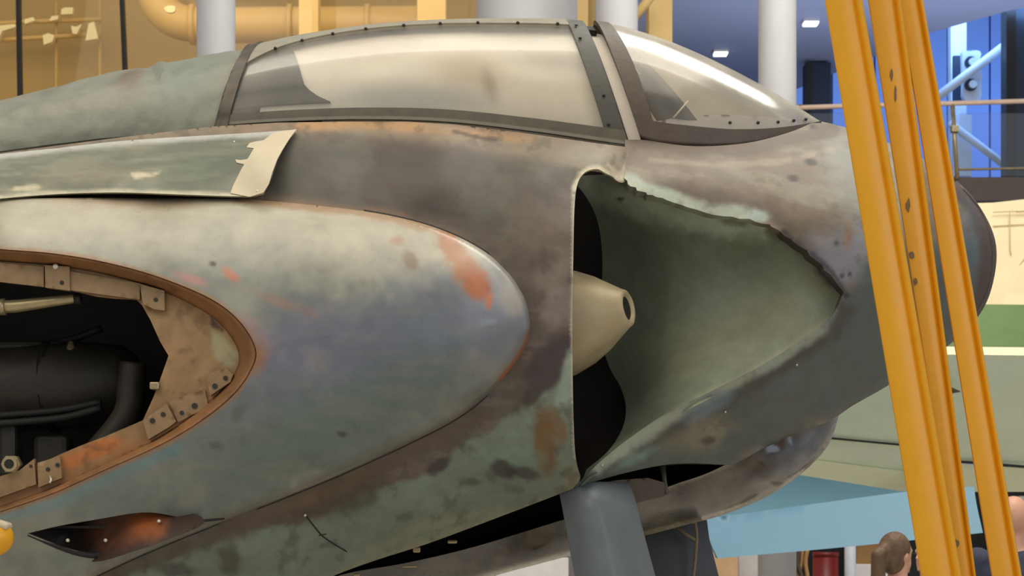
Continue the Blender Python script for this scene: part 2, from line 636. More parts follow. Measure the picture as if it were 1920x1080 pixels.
M['tan_plain'] = mat_paint('tan_bracket', 0.5, col=(150, 122, 86), bump=0.12, bscale=30, var=0.18, vscale=25)
M['cone'] = mat_paint('bare_aluminium_cone', 0.42, metal=0.15, bump=0.06, bscale=10, var=0.12, vscale=9)
M['steel'] = mat_paint('worn_steel', 0.35, metal=0.5, col=(176, 160, 122), bump=0.05, var=0.2, vscale=12)
M['rivet'] = mat_paint('bright_rivet', 0.3, metal=0.4, col=(225, 218, 200), bump=0)
M['screw'] = mat_paint('dark_screw', 0.5, col=(46, 42, 36), bump=0)
M['tape'] = mat_paint('masking_tape', 0.6, col=(204, 192, 164), bump=0.08, bscale=30, var=0.05)
M['door'] = mat_paint('gear_door_paint', 0.35, bump=0.05, var=0.08, vscale=10)
M['cord'] = mat_paint('rope', 0.8, col=(130, 118, 92), bump=0.3, bscale=90)

# ================================================================== THE HALL
fl = box('floor', (0, 14, -0.1), (70, 60, 0.2), M['floor']); tag(fl, 'grey polished concrete museum floor', 'floor', kind='structure')
wb = box('wall_back', (2, 27.5, 6), (60, 0.3, 14), M['hall_wall']); tag(wb, 'beige far wall of the museum hall', 'wall', kind='structure')

# glazed workshop wall, top left
win = empty('window_1', (-4, 12, 0)); tag(win, 'golden glazed workshop wall with thin black mullions behind the cockpit', 'window', kind='structure')
mull = [(-330, -330), (35, 38), (229, 237), (545, 545), (880, 880), (1190, 1190)]
for (a, b_), (c, d) in zip(mull, mull[1:]):
    p0, p1 = P(a, 0, 12), P(c, 0, 12)
    box('pane', ((p0.x + p1.x) / 2, 12.02, 5.5), (abs(p1.x - p0.x) - 0.03, 0.012, 11), M['pane'], win)
for i, (a, b_) in enumerate(mull[:3]):
    q0, q1 = P(a, 0, 12), P(b_, 190, 12)
    bm = bmesh.new()
    dz = (q1 - q0) / (q0.z - q1.z)
    t0, t1 = q0 - dz * 1.5, q1 + dz * (q1.z - 0.02)
    w = 0.018
    vs = []
    for p in (t0, t1):
        for sx, sy in ((-w, -0.04), (w, -0.04), (w, 0.04), (-w, 0.04)):
            vs.append(bm.verts.new((p.x + sx, p.y + sy, p.z)))
    for k in range(4):
        bm.faces.new((vs[k], vs[(k+1) % 4], vs[4+(k+1) % 4], vs[4+k]))
    bm.faces.new(vs[:4]); bm.faces.new(vs[4:])
    bm_obj('mullion', bm, M['black'], win)
wl = box('wall_left', (-6.1, 19.0, 6), (16, 0.3, 12), M['mustard']); tag(wl, 'mustard wall of the workshop behind the glazing', 'wall', kind='structure')

# ventilation ducts inside the workshop
duct = empty('ventilation_duct', P(400, 50, 16)); tag(duct, 'thick tan duct bending upward left of the slim white column', 'duct')
pts = [P(250, -260, 16), P(252, -60, 16), P(262, -10, 16), P(285, 22, 16), P(320, 42, 16), P(370, 48, 16), P(450, 48, 16), P(700, 48, 16), P(800, 48, 16)]
tube('pipe', [P(*q, 16) for q in cr([(282, -260), (282, -70), (290, -10), (312, 26), (350, 44), (420, 47), (560, 46), (700, 45), (790, 44)], 6)], 33 * 22 / F, M['duct'], duct, 24)
for x in (362, 545, 690):
    a = P(x, 46, 16)
    tube('flange', [(a.x - 0.03, 16, a.z), (a.x + 0.03, 16, a.z)], 38 * 22 / F, M['duct'], duct, 24)
tube('end_cap', [P(790, 44, 16), P(800, 44, 16)], [33 * 22 / F, 20 * 22 / F], M['duct'], duct, 24)
for x0, x1, lab in ((560, 597, 'warm yellow post crossing the tan duct'), (782, 836, 'warm yellow post left of the widest column')):
    a = P((x0 + x1) / 2, 0, 14.5)
    o = pbox('workshop_post', x0, -300, x1, 260, 14.5, 0.25, M['pillar'], None, 0.01)
    tag(o, lab, 'post', 'posts of the workshop')
# added rack and pale shapes standing in for reflections in the glazing
rk = empty('reflection_rack', (P(90, 60, 18.2).x, 18.2, 0)); tag(rk, 'slender tan rack added to carry reflection shapes behind the left glass panes', 'rack')
M['reflection_paint'] = mat_paint('reflection_paint', 0.5, col=(250, 232, 180), bump=0.0, var=0.05)
for y0, y1 in ((41, 36), (72, 64)):
    tube('beam', [P(-60, y0 + 6, 18.2), P(40, y0, 18.2), P(190, y1, 18.2)], 0.03, M['duct'], rk, 8)
for x in (-40, 104, 186):
    q = P(x, 30, 18.25); tube('upright', [(q.x, 18.3, 0), (q.x, 18.3, q.z + .2)], 0.02, M['duct'], rk, 8)
for k, (pts, lab) in enumerate((
        ([(115, 17), (121, 14), (137, 14), (136, 26), (114, 27)], 'topmost pale reflection shape behind the left glass panes'),
        ([(46, 36), (62, 32), (66, 38), (46, 45)], 'flat pale reflection shape beside the leftmost mullion'),
        ([(92, 38), (97, 30), (110, 29), (108, 36), (96, 39)], 'small pale reflection shape on the upper added beam'),
        ([(133, 48), (142, 50), (154, 45), (148, 55), (144, 64), (136, 63)], 'white notched pale reflection shape in the middle of the group'),
        ([(166, 44), (176, 40), (184, 72), (160, 76)], 'tallest pale reflection shape at the right end of the group'),
        ([(80, 66), (90, 62), (102, 66), (98, 78), (82, 84)], 'creased pale reflection shape low in the group'),
        ([(-6, 48), (28, 45), (30, 50), (4, 58), (-6, 80)], 'pale reflection shape at the left edge of the picture'))):
    o = relief('reflection_shape', pts, lambda x, y: np.full(np.shape(x), 18.05), M['reflection_paint'], None, 6, thick=0.1)
    tag(o, lab, 'reflection', 'glass reflections built as pale shapes')
o = relief('duct_reflection', cr([(307, 15), (314, 11), (327, 11), (327, 22), (314, 23), (307, 15)], 2)[:-1], lambda x, y: np.full(np.shape(x), 15.2), M['reflection_paint'], duct, 5, thick=0.05)  # bright glass reflection built as a pale plate by the duct

# columns
def column(x0, x1, Y, lab, mat='column'):
    a, b_ = P(x0, HY, Y), P(x1, HY, Y)
    r = (b_.x - a.x) / 2
    cx = (a.x + b_.x) / 2
    t = empty('column', (cx, Y, 0))
    tube('shaft', [(cx, Y, 0.12), (cx, Y, 11.5)], r, M[mat], t, 48)
    tube('base_ring', [(cx, Y, 0.0), (cx, Y, 0.12)], r * 1.12, M['column'], t, 48)
    tag(t, lab, 'column', 'round hall columns')
column(369, 441, 8.0, 'slim white round column rising behind the fabric spine')
column(893, 1082, 9.0, 'widest pale round column behind the top of the canopy')
column(1117, 1196, 8.0, 'slim bluish round column behind the windscreen arch')
column(1422, 1493, 8.0, 'slim round column with warm left side above the windscreen nose')
for x0, x1, lab in ((1081, 1103, 'narrow warm yellow post between the widest column and the windscreen'), (1216, 1261, 'warm yellow post right of the bluish column')):
    o = pbox('warm_post', x0, -250, x1, 900, 11.0, 0.3, M['pillar'], None, 0.01); tag(o, lab, 'post', 'posts of the hall')
o = tube('diagonal_brace', [P(1182, 42, 10.6), P(1240, -30, 10.6)], 0.04, M['pillar']); tag(o, 'thin yellow brace slanting from the bluish column to the yellow post', 'brace')

# gallery soffit with two lamps
zc = CZ + 6.0
def onceil(px, py, z=zc):
    d = (z - CZ) * F / (HY - py)
    return ((px - CX) * d / F, d - D)
poly = [onceil(1180, 168), onceil(1492, 168), onceil(1742, 62), onceil(1892, 20), onceil(2300, -60), onceil(2600, -420), onceil(1100, -420)]
bm = bmesh.new()
lo = [bm.verts.new((x, y, zc)) for x, y in poly]
hi = [bm.verts.new((x, y, zc + 0.4)) for x, y in poly]
bm.faces.new(lo); bm.faces.new(hi[::-1])
for k in range(len(poly)):
    bm.faces.new((lo[k], lo[(k+1) % len(poly)], hi[(k+1) % len(poly)], hi[k]))
ce = bm_obj('ceiling', bm, M['soffit']); tag(ce, 'blue-grey soffit of the gallery at top right', 'ceiling', kind='structure')
for (x, y, lab) in ((1351, 96, 'ceiling lamp nearer the windscreen of two rectangular lamps'), (1520, 39, 'ceiling lamp right of the slim column, beside the yellow leg')):
    a = onceil(x, y)
    t = empty('soffit_lamp', (a[0], a[1], zc))
    box('housing', (a[0], a[1], zc - 0.015), (0.20, 0.22, 0.03), M['column'], t)
    box('diffuser', (a[0], a[1], zc - 0.04), (0.17, 0.19, 0.02), M['lamp'], t)
    tag(t, lab, 'lamp', 'soffit lamps')

# blue-lit bay, right: panelled wall, steelwork, black columns
wr = empty('wall_right', (8, 25, 0)); tag(wr, 'blue panelled wall of the bay behind the railing', 'wall', kind='structure')
xs = [1100, 1300, 1420, 1487, 1512, 1560, 1640, 1735, 1777, 1856, 1930, 2010, 2100, 2200, 2320, 2440, 2600, 2760]
for a, b_ in zip(xs, xs[1:]):
    p0, p1 = P(a, 0, 25), P(b_, 0, 25)
    box('panel', ((p0.x + p1.x) / 2, 25.1, 5.75), (p1.x - p0.x - 0.03, 0.2, 11.5), M['blue_panel'], wr)
st = empty('steel_truss_joint', P(1822, 335, 21)); tag(st, 'pale blue steel joint plate with pins and crossing braces', 'steelwork')
pl = relief('joint_plate', cr([(1804, 96), (1838, 96), (1836, 118), (1841, 140), (1840, 155), (1838, 186), (1808, 186), (1806, 150), (1804, 96)], 3)[:-1], lambda x, y: np.full(np.shape(x), 20.7), M['blue_steel'], st, 3, thick=0.12)
for y in (118, 160):
    c = P(1822, y, 20.7)
    tube('pin', [c + Vector((0, -0.10, 0)), c + Vector((0, 0.05, 0))], 0.055, M['blue_steel'], st, 16)
    c2 = c + Vector((-0.02, -0.03, 0))
    tube('pin_collar', [c2 + Vector((0, -0.02, 0)), c2 + Vector((0, 0.03, 0))], 0.085, M['navy'], st, 16)
tube('brace', [P(1740, 195, 20.6), P(1905, 70, 20.6)], 0.062, M['blue_steel'], st)
tube('brace', [P(1780, 230, 20.9), P(1900, 322, 20.9)], 0.055, M['blue_steel'], st)
pbox('upright', 1783, -40, 1812, 345, 21.6, 0.2, M['blue_steel'], st)
pbox('shadow_plate', 1788, 104, 1806, 190, 21.3, 0.08, M['navy'], st)
pbox('lower_plate', 1787, 215, 1822, 330, 21.0, 0.1, M['blue_steel'], st)
for (x0, x1, x2, lab, y0) in ((1887, 1905, 1960, 'tall black and navy column at the right edge of the picture', -250), (1511, 1521, 1558, 'black and navy column left of the yellow legs', 117)):
    t = empty('dark_column', P((x0 + x2) / 2, 900, 20.2))
    pbox('edge_post', x0, y0, x1, 900, 20.0, 0.3, M['black'], t)
    pbox('face_panel', x1, y0, x2, 900, 20.1, 0.25, M['navy'], t)
    tag(t, lab, 'column', 'dark columns of the bay')

# walkway with railing and glass balustrade
YW = 13.0
wk = empty('walkway', P(1850, 370, YW)); tag(wk, 'raised walkway with brown edge, handrail and glass balustrade', 'walkway')
def tilt(x): return -6.0 * (x - 1780) / 140.0
a, b_ = P(1380, 336, YW), P(2750, 380, YW)
box('edge_beam', ((a.x + b_.x) / 2, YW + 0.9, (a.z + b_.z) / 2 + 0.02), (b_.x - a.x, 1.8, a.z - b_.z), M['fascia'], wk)
tube('handrail', [P(1440, 204, YW), P(1580, 199, YW), P(1780, 194, YW), P(2100, 184, YW), P(2740, 162, YW)], 0.024, M['rail'], wk)
for x in (1500, 1786, 2060, 2340, 2620):
    q0, q1 = P(x, 196, YW), P(x + 9, 336, YW)
    tube('baluster', [q0, (q0 + q1) / 2, q1], 0.022, M['steel'], wk, 10)
    box('clamp', P(x + 4, 242, YW - 0.02), (0.07, 0.08, 0.06), M['steel'], wk)
for x0, x1 in ((1508, 1776), (1800, 2050), (2075, 2330), (2355, 2610)):
    pa, pb = P(x0, 212, YW), P(x1, 330, YW)
    box('glass_pane', ((pa.x + pb.x) / 2, YW + 0.01, (pa.z + pb.z) / 2), (pb.x - pa.x, 0.015, pa.z - pb.z), M['balustrade'], wk)
for x in (1650, 2700):
    q = P(x, 380, YW); tube('support_post', [(q.x, YW + 1.2, 0), (q.x, YW + 1.2, q.z + .02)], .09, M['fascia'], wk, 16)
pa, pb = P(1790, 318, YW), P(2700, 300, YW)
tube('lower_rail', [pa, pb], 0.012, M['steel'], wk, 8)

# ================================================================== NEIGHBOURING AIRCRAFT
nb = empty('parked_aircraft', P(1700, 1000, 6)); tag(nb, 'parked aircraft with cream side, grey-green wing and sky blue flaps', 'aircraft')
def flat(pts): 
    f = Depth(pts)
    return f
relief('fuselage_side', [(1640, 385), (1862, 380), (1990, 366), (2600, 340), (2600, 584), (1990, 578), (1640, 574)], flat([(1640, 385, 9.2), (1990, 370, 9.2), (1640, 575, 9.0), (1990, 575, 9.0)]), M['cream'], nb, 40, thick=0.6)
for pts in ([(1893, 398), (1894, 470), (1896, 478)], [(1862, 424), (1960, 418)], [(1905, 398), (1960, 394)], [(1865, 560), (1920, 486), (1960, 440)], [(1880, 520), (1898, 540)], [(1862, 398), (1960, 394)]):
    tube('panel_seam', [P(x, y, 9.08 if y > 450 else 9.14) for x, y in pts], 0.004, M['cream_seam'], nb, 6)
relief('belly_band', [(1600, 568), (1990, 572), (2600, 578), (2600, 664), (1990, 660), (1600, 655)], flat([(1600, 568, 8.7), (1990, 570, 8.7), (1600, 660, 8.3), (1990, 660, 8.3)]), M['camo'], nb, 40, thick=0.5)
relief('wing_leading_edge', [(1560, 648), (1990, 652), (2600, 656), (2600, 672), (1990, 668), (1560, 664)], Depth([(1560, 648, 6.0), (1990, 652, 6.0), (1560, 656, 5.9), (1990, 660, 5.9), (1560, 664, 5.95), (1990, 668, 5.95)]), M['cream'], nb, 6, thick=0.2)
wf = Depth([(1380, 660, 5.98), (1990, 668, 5.98), (1380, 930, 7.2), (1990, 930, 7.2), (1690, 780, 6.5)])
relief('wing_panel', [(1350, 660), (1990, 667), (2600, 671), (2600, 900), (1990, 878), (1790, 863), (1690, 838), (1540, 823), (1350, 805)], wf, M['wing'], nb, 30, thick=0.15)
relief('wing_panel', [(1350, 803), (1540, 821), (1690, 836), (1760, 864), (1690, 886), (1540, 867), (1350, 848)], Shift(wf, 0.01), M['wing'], nb, 30, thick=0.15)
relief('wing_panel', [(1350, 845), (1540, 864), (1690, 883), (1790, 868), (1990, 883), (2600, 905), (2600, 925), (1990, 922), (1690, 922), (1470, 886), (1350, 866)], Shift(wf, -0.01), M['wing_light'], nb, 30, thick=0.15)
tube('wing_seam', [P(1540, 820, 6.66), P(1690, 834, 6.72)], 0.008, M['seam'], nb, 6)
tube('wing_seam', [P(1760, 863, 6.85), P(1850, 869, 6.87), P(1990, 881, 6.9), P(2590, 903, 7.0)], 0.010, M['seam'], nb, 6)
relief('upper_flap', [(1250, 985), (1340, 940), (1470, 886), (1690, 921), (1760, 922), (1760, 930), (1690, 938), (1330, 975)], Depth([(1330, 975, 6.0), (1470, 886, 6.4), (1690, 930, 6.2), (1250, 985, 6.0)]), M['flap_dark'], nb, 20, thick=0.06)
relief('lower_flap', cr([(1326, 972), (1330, 1010), (1346, 1047)], 4) + cr([(1346, 1047), (1560, 1028), (1720, 1012), (1843, 999)], 4)[1:] + cr([(1843, 999), (1832, 950), (1826, 912)], 4)[1:] + [(1690, 923)], Depth([(1330, 975, 5.9), (1690, 925, 5.9), (1826, 912, 5.9), (1346, 1045, 5.6), (1843, 999, 5.6), (1560, 990, 5.72)]), M['flap'], nb, 16, thick=0.12)
tube('strut_pin', [P(1784, 732, 6.2), P(1800, 734, 6.1)], [0.02, 0.004], M['fascia'], nb, 8)
# its undercarriage and stand reach the floor behind the flap
q = P(1750, 1000, 6.6); tube('main_leg', [(q.x, 6.9, 0.0), (q.x, 6.9, 2.0)], 0.05, M['black'], nb)

# displays on the floor below the flaps
def display(name, x0, y0, x1, Y, mat, lab, cat):
    a, b_ = P(x0, y0, Y), P(x1, y0, Y)
    t = empty(name, ((a.x + b_.x) / 2, Y, 0))
    w = b_.x - a.x
    box('board', ((a.x + b_.x) / 2, Y + 0.03, a.z / 2 + 0.03), (w, 0.06, a.z - 0.06), mat, t, None, 0.004)
    box('foot', ((a.x + b_.x) / 2, Y + 0.03, 0.03), (w * 0.8, 0.4, 0.06), M['black'], t)
    tag(t, lab, cat, 'display boards on the hall floor')
M['peach'] = mat_paint('peach_board', 0.6, col=(226, 186, 146), bump=0)
M['white_b'] = mat_paint('white_board', 0.6, col=(222, 218, 216), bump=0)
M['grey_b'] = mat_paint('pale_grey_board', 0.6, col=(200, 204, 214), bump=0)
M['tan_b'] = mat_paint('tan_board', 0.6, col=(172, 132, 82), bump=0.1, var=0.2)
M['red'] = mat_paint('red_paint', 0.4, col=(120, 22, 18), bump=0.02)
display('display_board', 1330, 1030, 1384, 9.0, M['peach'], 'peach display board under the left end of the blue flap', 'board')
display('display_board', 1385, 1032, 1421, 9.2, M['white_b'], 'white display board right of the peach board', 'board')
display('display_board', 1422, 1030, 1458, 9.4, M['grey_b'], 'pale grey display board right of the white board', 'board')
display('display_board', 1460, 1028, 1500, 9.6, M['white_b'], 'narrow white board beside the red drum', 'board')
display('backdrop_panel', 1490, 905, 1960, 10.6, M['black'], 'black backdrop panel behind the two visitors', 'panel')
display('display_board', 1606, 1016, 1700, 9.8, M['tan_b'], 'tan display board behind the woman with the ponytail', 'board')
display('display_board', 1600, 1058, 1690, 9.0, M['white_b'], 'low cream board in front of the tan board', 'board')
display('display_board', 930, 1046, 1066, 7.5, M['white_b'], 'bright cream board seen under the belly left of the gear door', 'board')
display('display_board', 1912, 930, 1975, 9.9, M['white_b'], 'pale board at the right edge behind the man', 'board')
t = empty('steel_drum', (P(1548, 1036, 8.8).x, 8.8, 0)); c = P(1548, 1036, 8.8); r = 24 * 14.8 / F
tube('drum_body', [(c.x, 8.8, 0), (c.x, 8.8, c.z)], r, M['red'], t, 28)
for k in (0.02, 0.35, 0.68, 0.98):
    tube('rib', [(c.x, 8.8, c.z * k), (c.x, 8.8, c.z * k + 0.03)], r * 1.03, M['red'], t, 28)
tag(t, 'dark red steel drum standing below the blue flap', 'drum')
c = P(1594, 1000, 8.4); t = empty('grey_post', (c.x, 8.4, 0))
tube('shaft', [(c.x, 8.4, 0.02), (c.x, 8.4, 2.2)], 0.043, M['grey_b'], t, 20)
tube('foot_plate', [(c.x, 8.4, 0.0), (c.x, 8.4, 0.03)], 0.14, M['steel'], t, 20)
tag(t, 'slim grey steel post between the red drum and the tan board', 'post')
# bundle of straps
t = empty('strap_bundle', P(1498, 1045, 8.3)); tag(t, 'brown bundle of straps hanging beside the white board', 'straps')
for k in range(7):
    x = 1484 + 5 * k
    tube('strap', [P(q[0], q[1], 8.25 + 0.02 * (k % 3)) for q in cr([(x, 1030), (x - 4 + 3 * (k % 3), 1055), (x - 8 + 4 * (k % 4), 1085), (x - 4, 1120)], 4)], 0.016, M['fascia'] if k % 2 else M['tan_b'], t, 8)

# ================================================================== THE FLYING-WING JET
ac = empty('flying_wing_jet', (0, YC, 0))
tag(ac, 'weathered grey-green flying wing jet centre section with bubble canopy and open intake', 'aircraft')

# ---- outlines
F_OUT = cr([(-40, 372), (150, 371), (300, 372), (460, 374), (600, 386), (720, 402), (820, 428), (900, 466), (955, 512), (984, 560), (994, 610), (984, 655), (950, 703), (905, 748), (850, 788), (760, 834), (640, 889), (520, 938), (400, 985), (280, 1034), (180, 1080), (90, 1125)], 6) + [(-40, 1180)]
RIM = cr([(-40, 463), (0, 467), (100, 475), (200, 492), (300, 520), (395, 560), (450, 603), (480, 655), (471, 695), (437, 742), (375, 792), (300, 836), (200, 881), (100, 926), (0, 961), (-40, 976)], 6)
RIN = cr([(-40, 484), (0, 487), (100, 495), (200, 512), (300, 541), (385, 582), (428, 620), (450, 660), (446, 694), (418, 733), (360, 783), (290, 828), (195, 874), (98, 918), (0, 953), (-40, 968)], 6)
DARK = [(-40, 521), (0, 526), (80, 538), (130, 544), (180, 556), (215, 560), (256, 562), (266, 572), (282, 600), (300, 640), (316, 667), (300, 712), (288, 744), (268, 788), (200, 817), (150, 836), (110, 853), (60, 877), (0, 897), (-40, 910)]
SCOOP = cr([(52, 1000), (110, 986), (180, 974), (262, 961), (312, 965), (352, 977), (318, 994), (250, 1018), (190, 1036), (150, 1034), (100, 1019), (52, 1000)], 3)[:-1]

f_depth = Depth([(-40, 372, .28), (0, 420, .12), (0, 470, .03), (0, 960, -.02), (0, 1010, .0), (0, 1090, .05), (-40, 1170, .12), (0, 700, -.08),
                 (300, 372, .28), (300, 430, .10), (300, 520, -.01), (300, 680, -.07), (300, 850, -.05), (300, 950, .02), (300, 1024, .13),
                 (600, 386, .24), (600, 450, .08), (600, 550, -.01), (600, 650, -.04), (600, 750, -.03), (600, 840, .04), (600, 905, .15),
                 (850, 442, .20), (850, 500, .08), (850, 580, .02), (850, 650, .01), (850, 720, .05), (850, 787, .16),
                 (994, 605, .15), (955, 513, .18), (950, 702, .16), (935, 605, .05)],
                rolls=[(F_OUT, 9, 0.03)])
e_depth = Depth([(-40, 270, .80), (400, 236, .84), (700, 232, .85), (950, 250, .86), (1190, 280, .88),
                 (0, 300, .62), (0, 376, .34), (300, 300, .58), (300, 376, .34),
                 (600, 268, .62), (600, 300, .46), (600, 350, .34), (600, 400, .28), (820, 268, .62), (820, 310, .44), (820, 400, .30), (820, 440, .26),
                 (1000, 290, .60), (1000, 318, .46), (1000, 400, .29), (1000, 500, .21), (1000, 600, .18), (1000, 700, .19), (1000, 800, .25), (1000, 880, .36), (1000, 935, .56),
                 (1075, 345, .44), (1075, 450, .27), (1075, 600, .19), (1075, 750, .23), (1075, 850, .32), (1080, 910, .46), (1160, 335, .60), (1130, 300, .58),
                 (800, 820, .20), (800, 900, .27), (800, 960, .38), (800, 1022, .62), (500, 945, .18), (500, 1020, .28), (560, 1095, .55),
                 (250, 1045, .18), (250, 1110, .28), (0, 1150, .22)])
# ---- fuselage side with the intake lip
SIDE_IN = [(-40, 392)] + cr([(150, 392), (300, 394), (460, 396), (600, 408), (715, 425), (805, 450), (880, 486), (930, 527), (955, 566), (964, 610), (955, 645), (925, 690), (885, 730), (835, 768), (745, 814), (630, 866), (510, 915), (390, 963), (270, 1012), (170, 1058), (80, 1104)], 5) + [(-40, 1160)]
LIP = cr([(1178, 300), (1182, 322), (1170, 342), (1158, 340), (1148, 331), (1134, 324), (1120, 317), (1102, 320), (1090, 330), (1082, 348), (1077, 390), (1075, 480), (1073, 600), (1074, 720), (1077, 830), (1082, 872), (1088, 896), (1076, 914)], 4)
SIDE = [(-40, 292), (0, 287), (230, 257), (400, 237), (520, 230), (650, 228), (760, 228), (850, 233), (960, 246), (1100, 266), (1185, 277)] + LIP + cr([(1076, 916), (1000, 945), (900, 983), (800, 1020), (700, 1052), (620, 1082), (540, 1120)], 4) + [(540, 1200), (-40, 1200)]
side_poly = SIDE[:-1] + [(-40, 1200)] + SIDE_IN[::-1]
BR, GR, DK, RU = (88, 77, 66), (118, 132, 116), (58, 50, 46), (158, 98, 54)
side_col = layers(BR, [
    ('p', [(-50, 200), (420, 200), (820, 222), (1100, 258), (1190, 268), (1190, 330), (1050, 312), (900, 282), (760, 262), (600, 252), (300, 262), (-50, 290)], (148, 128, 104), 0.75, 14, 22),
    ('l', [(560, 236), (700, 234), (850, 243), (1000, 262)], 8, (176, 136, 88), 0.8, 0.7, 0.5),
    ('b', (1130), 300, 70, 22, 10, (150, 142, 122), 0.8, 0.5, 0.6),
    ('s', 24, 6, 6, 0.52, 0.66, (128, 114, 98), 0.35),
    ('p', [(490, 262), (800, 268), (1060, 320), (1070, 430), (900, 440), (700, 396), (480, 362)], (60, 52, 45), 0.8, 26, 24),
    ('l', [(460, 380), (600, 392), (740, 414), (840, 446), (905, 486)], 14, (150, 112, 76), 0.55, 0.8, 0.7),
    # green undercoat below the panel
    ('p', [(1080, 660), (1055, 680), (1035, 730), (1000, 750), (930, 790), (880, 830), (820, 880), (700, 920), (560, 975), (420, 1010), (250, 1080), (150, 1210), (640, 1210), (1090, 920)], GR, 0.95, 8, 26),
    ('n', 90, 0.50, 0.66, (96, 104, 92), 0.25),
    ('b', 1020, 420, 60, 60, 0, (126, 112, 96), 0.4, 0.8, 0.8),
    ('b', 1035, 520, 34, 52, 10, (134, 122, 112), 0.45, 0.7, 0.9),
    ('b', 1042, 580, 26, 30, 0, (150, 136, 128), 0.5, 0.6, 1.0),
    ('b', 1035, 680, 34, 52, 35, (68, 56, 54), 0.95, 0.25, 0.6),
    ('b', 1002, 735, 12, 34, 35, (70, 60, 56), 0.9, 0.3, 0.8),
    ('p', [(1080, 655), (1066, 660), (1060, 690), (1050, 720), (1040, 760), (1080, 760)], (146, 160, 144), 0.85, 6, 14),
    ('b', 1020, 830, 20, 62, -8, (112, 80, 40), 0.85, 0.4, 0.7),
    ('b', 1045, 800, 16, 36, -20, (120, 84, 40), 0.7, 0.4, 0.7),
    ('b', 960, 860, 46, 22, 10, (126, 152, 134), 0.6, 0.6, 0.9),
    ('b', 820, 873, 26, 14, -25, DK, 0.9, 0.35, 0.9),
    ('b', 945, 880, 22, 16, 20, DK, 0.85, 0.35, 0.9),
    ('b', 985, 888, 34, 10, 12, DK, 0.8, 0.4, 0.9),
    ('b', 885, 905, 22, 9, 5, DK, 0.6, 0.4, 1.0),
    ('l', [(900, 780), (850, 812), (760, 852), (640, 905), (560, 940), (420, 1000)], 17, (92, 78, 62), 0.75, 0.6, 0.8),
    ('l', [(690, 930), (620, 950), (560, 966)], 20, (74, 62, 52), 0.7, 0.6, 0.8),
    ('b', 600, 930, 60, 12, -24, (110, 84, 62), 0.6, 0.6, 0.9),
    ('b', 430, 1050, 22, 34, -25, (74, 70, 58), 0.8, 0.45, 0.9),
    ('b', 330, 1068, 40, 12, 6, (70, 66, 58), 0.7, 0.5, 1.1),
    ('l', [(1076, 350), (1074, 600), (1075, 750), (1080, 860)], 3.2, (190, 184, 166), 0.9, 0.6, 0.3),
    ('l', [(1080, 350), (1090, 330), (1104, 321), (1122, 318), (1136, 325), (1150, 336), (1170, 330)], 7, (214, 206, 178), 0.9, 0.6, 0.6),
    ('l', [(1140, 308), (1158, 328), (1168, 322), (1180, 300)], 4, (196, 186, 160), 0.7, 0.6, 0.6),
    ('b', 1080, 900, 22, 40, 20, (150, 140, 112), 0.6, 0.6, 0.9),
    ('l', [(1070, 925), (900, 985), (640, 1075)], 10, (150, 142, 106), 0.5, 0.7, 0.7),  # edge highlight painted along the belly edge
    ('l', [(940, 955), (800, 985), (700, 1030)], 10, (140, 136, 106), 0.5, 0.9, 1.0),
    ('l', [(850, 246), (900, 258), (930, 262)], 4, (70, 56, 44), 0.9, 0.5, 0.5),
    ('n', 26, 0.60, 0.72, (70, 64, 54), 0.45),
], 70, 1.7)
relief('fuselage_side', side_poly, e_depth, M['skin'], ac, 5, thick=0.03, colf=side_col, rough=0.035, rscale=110)

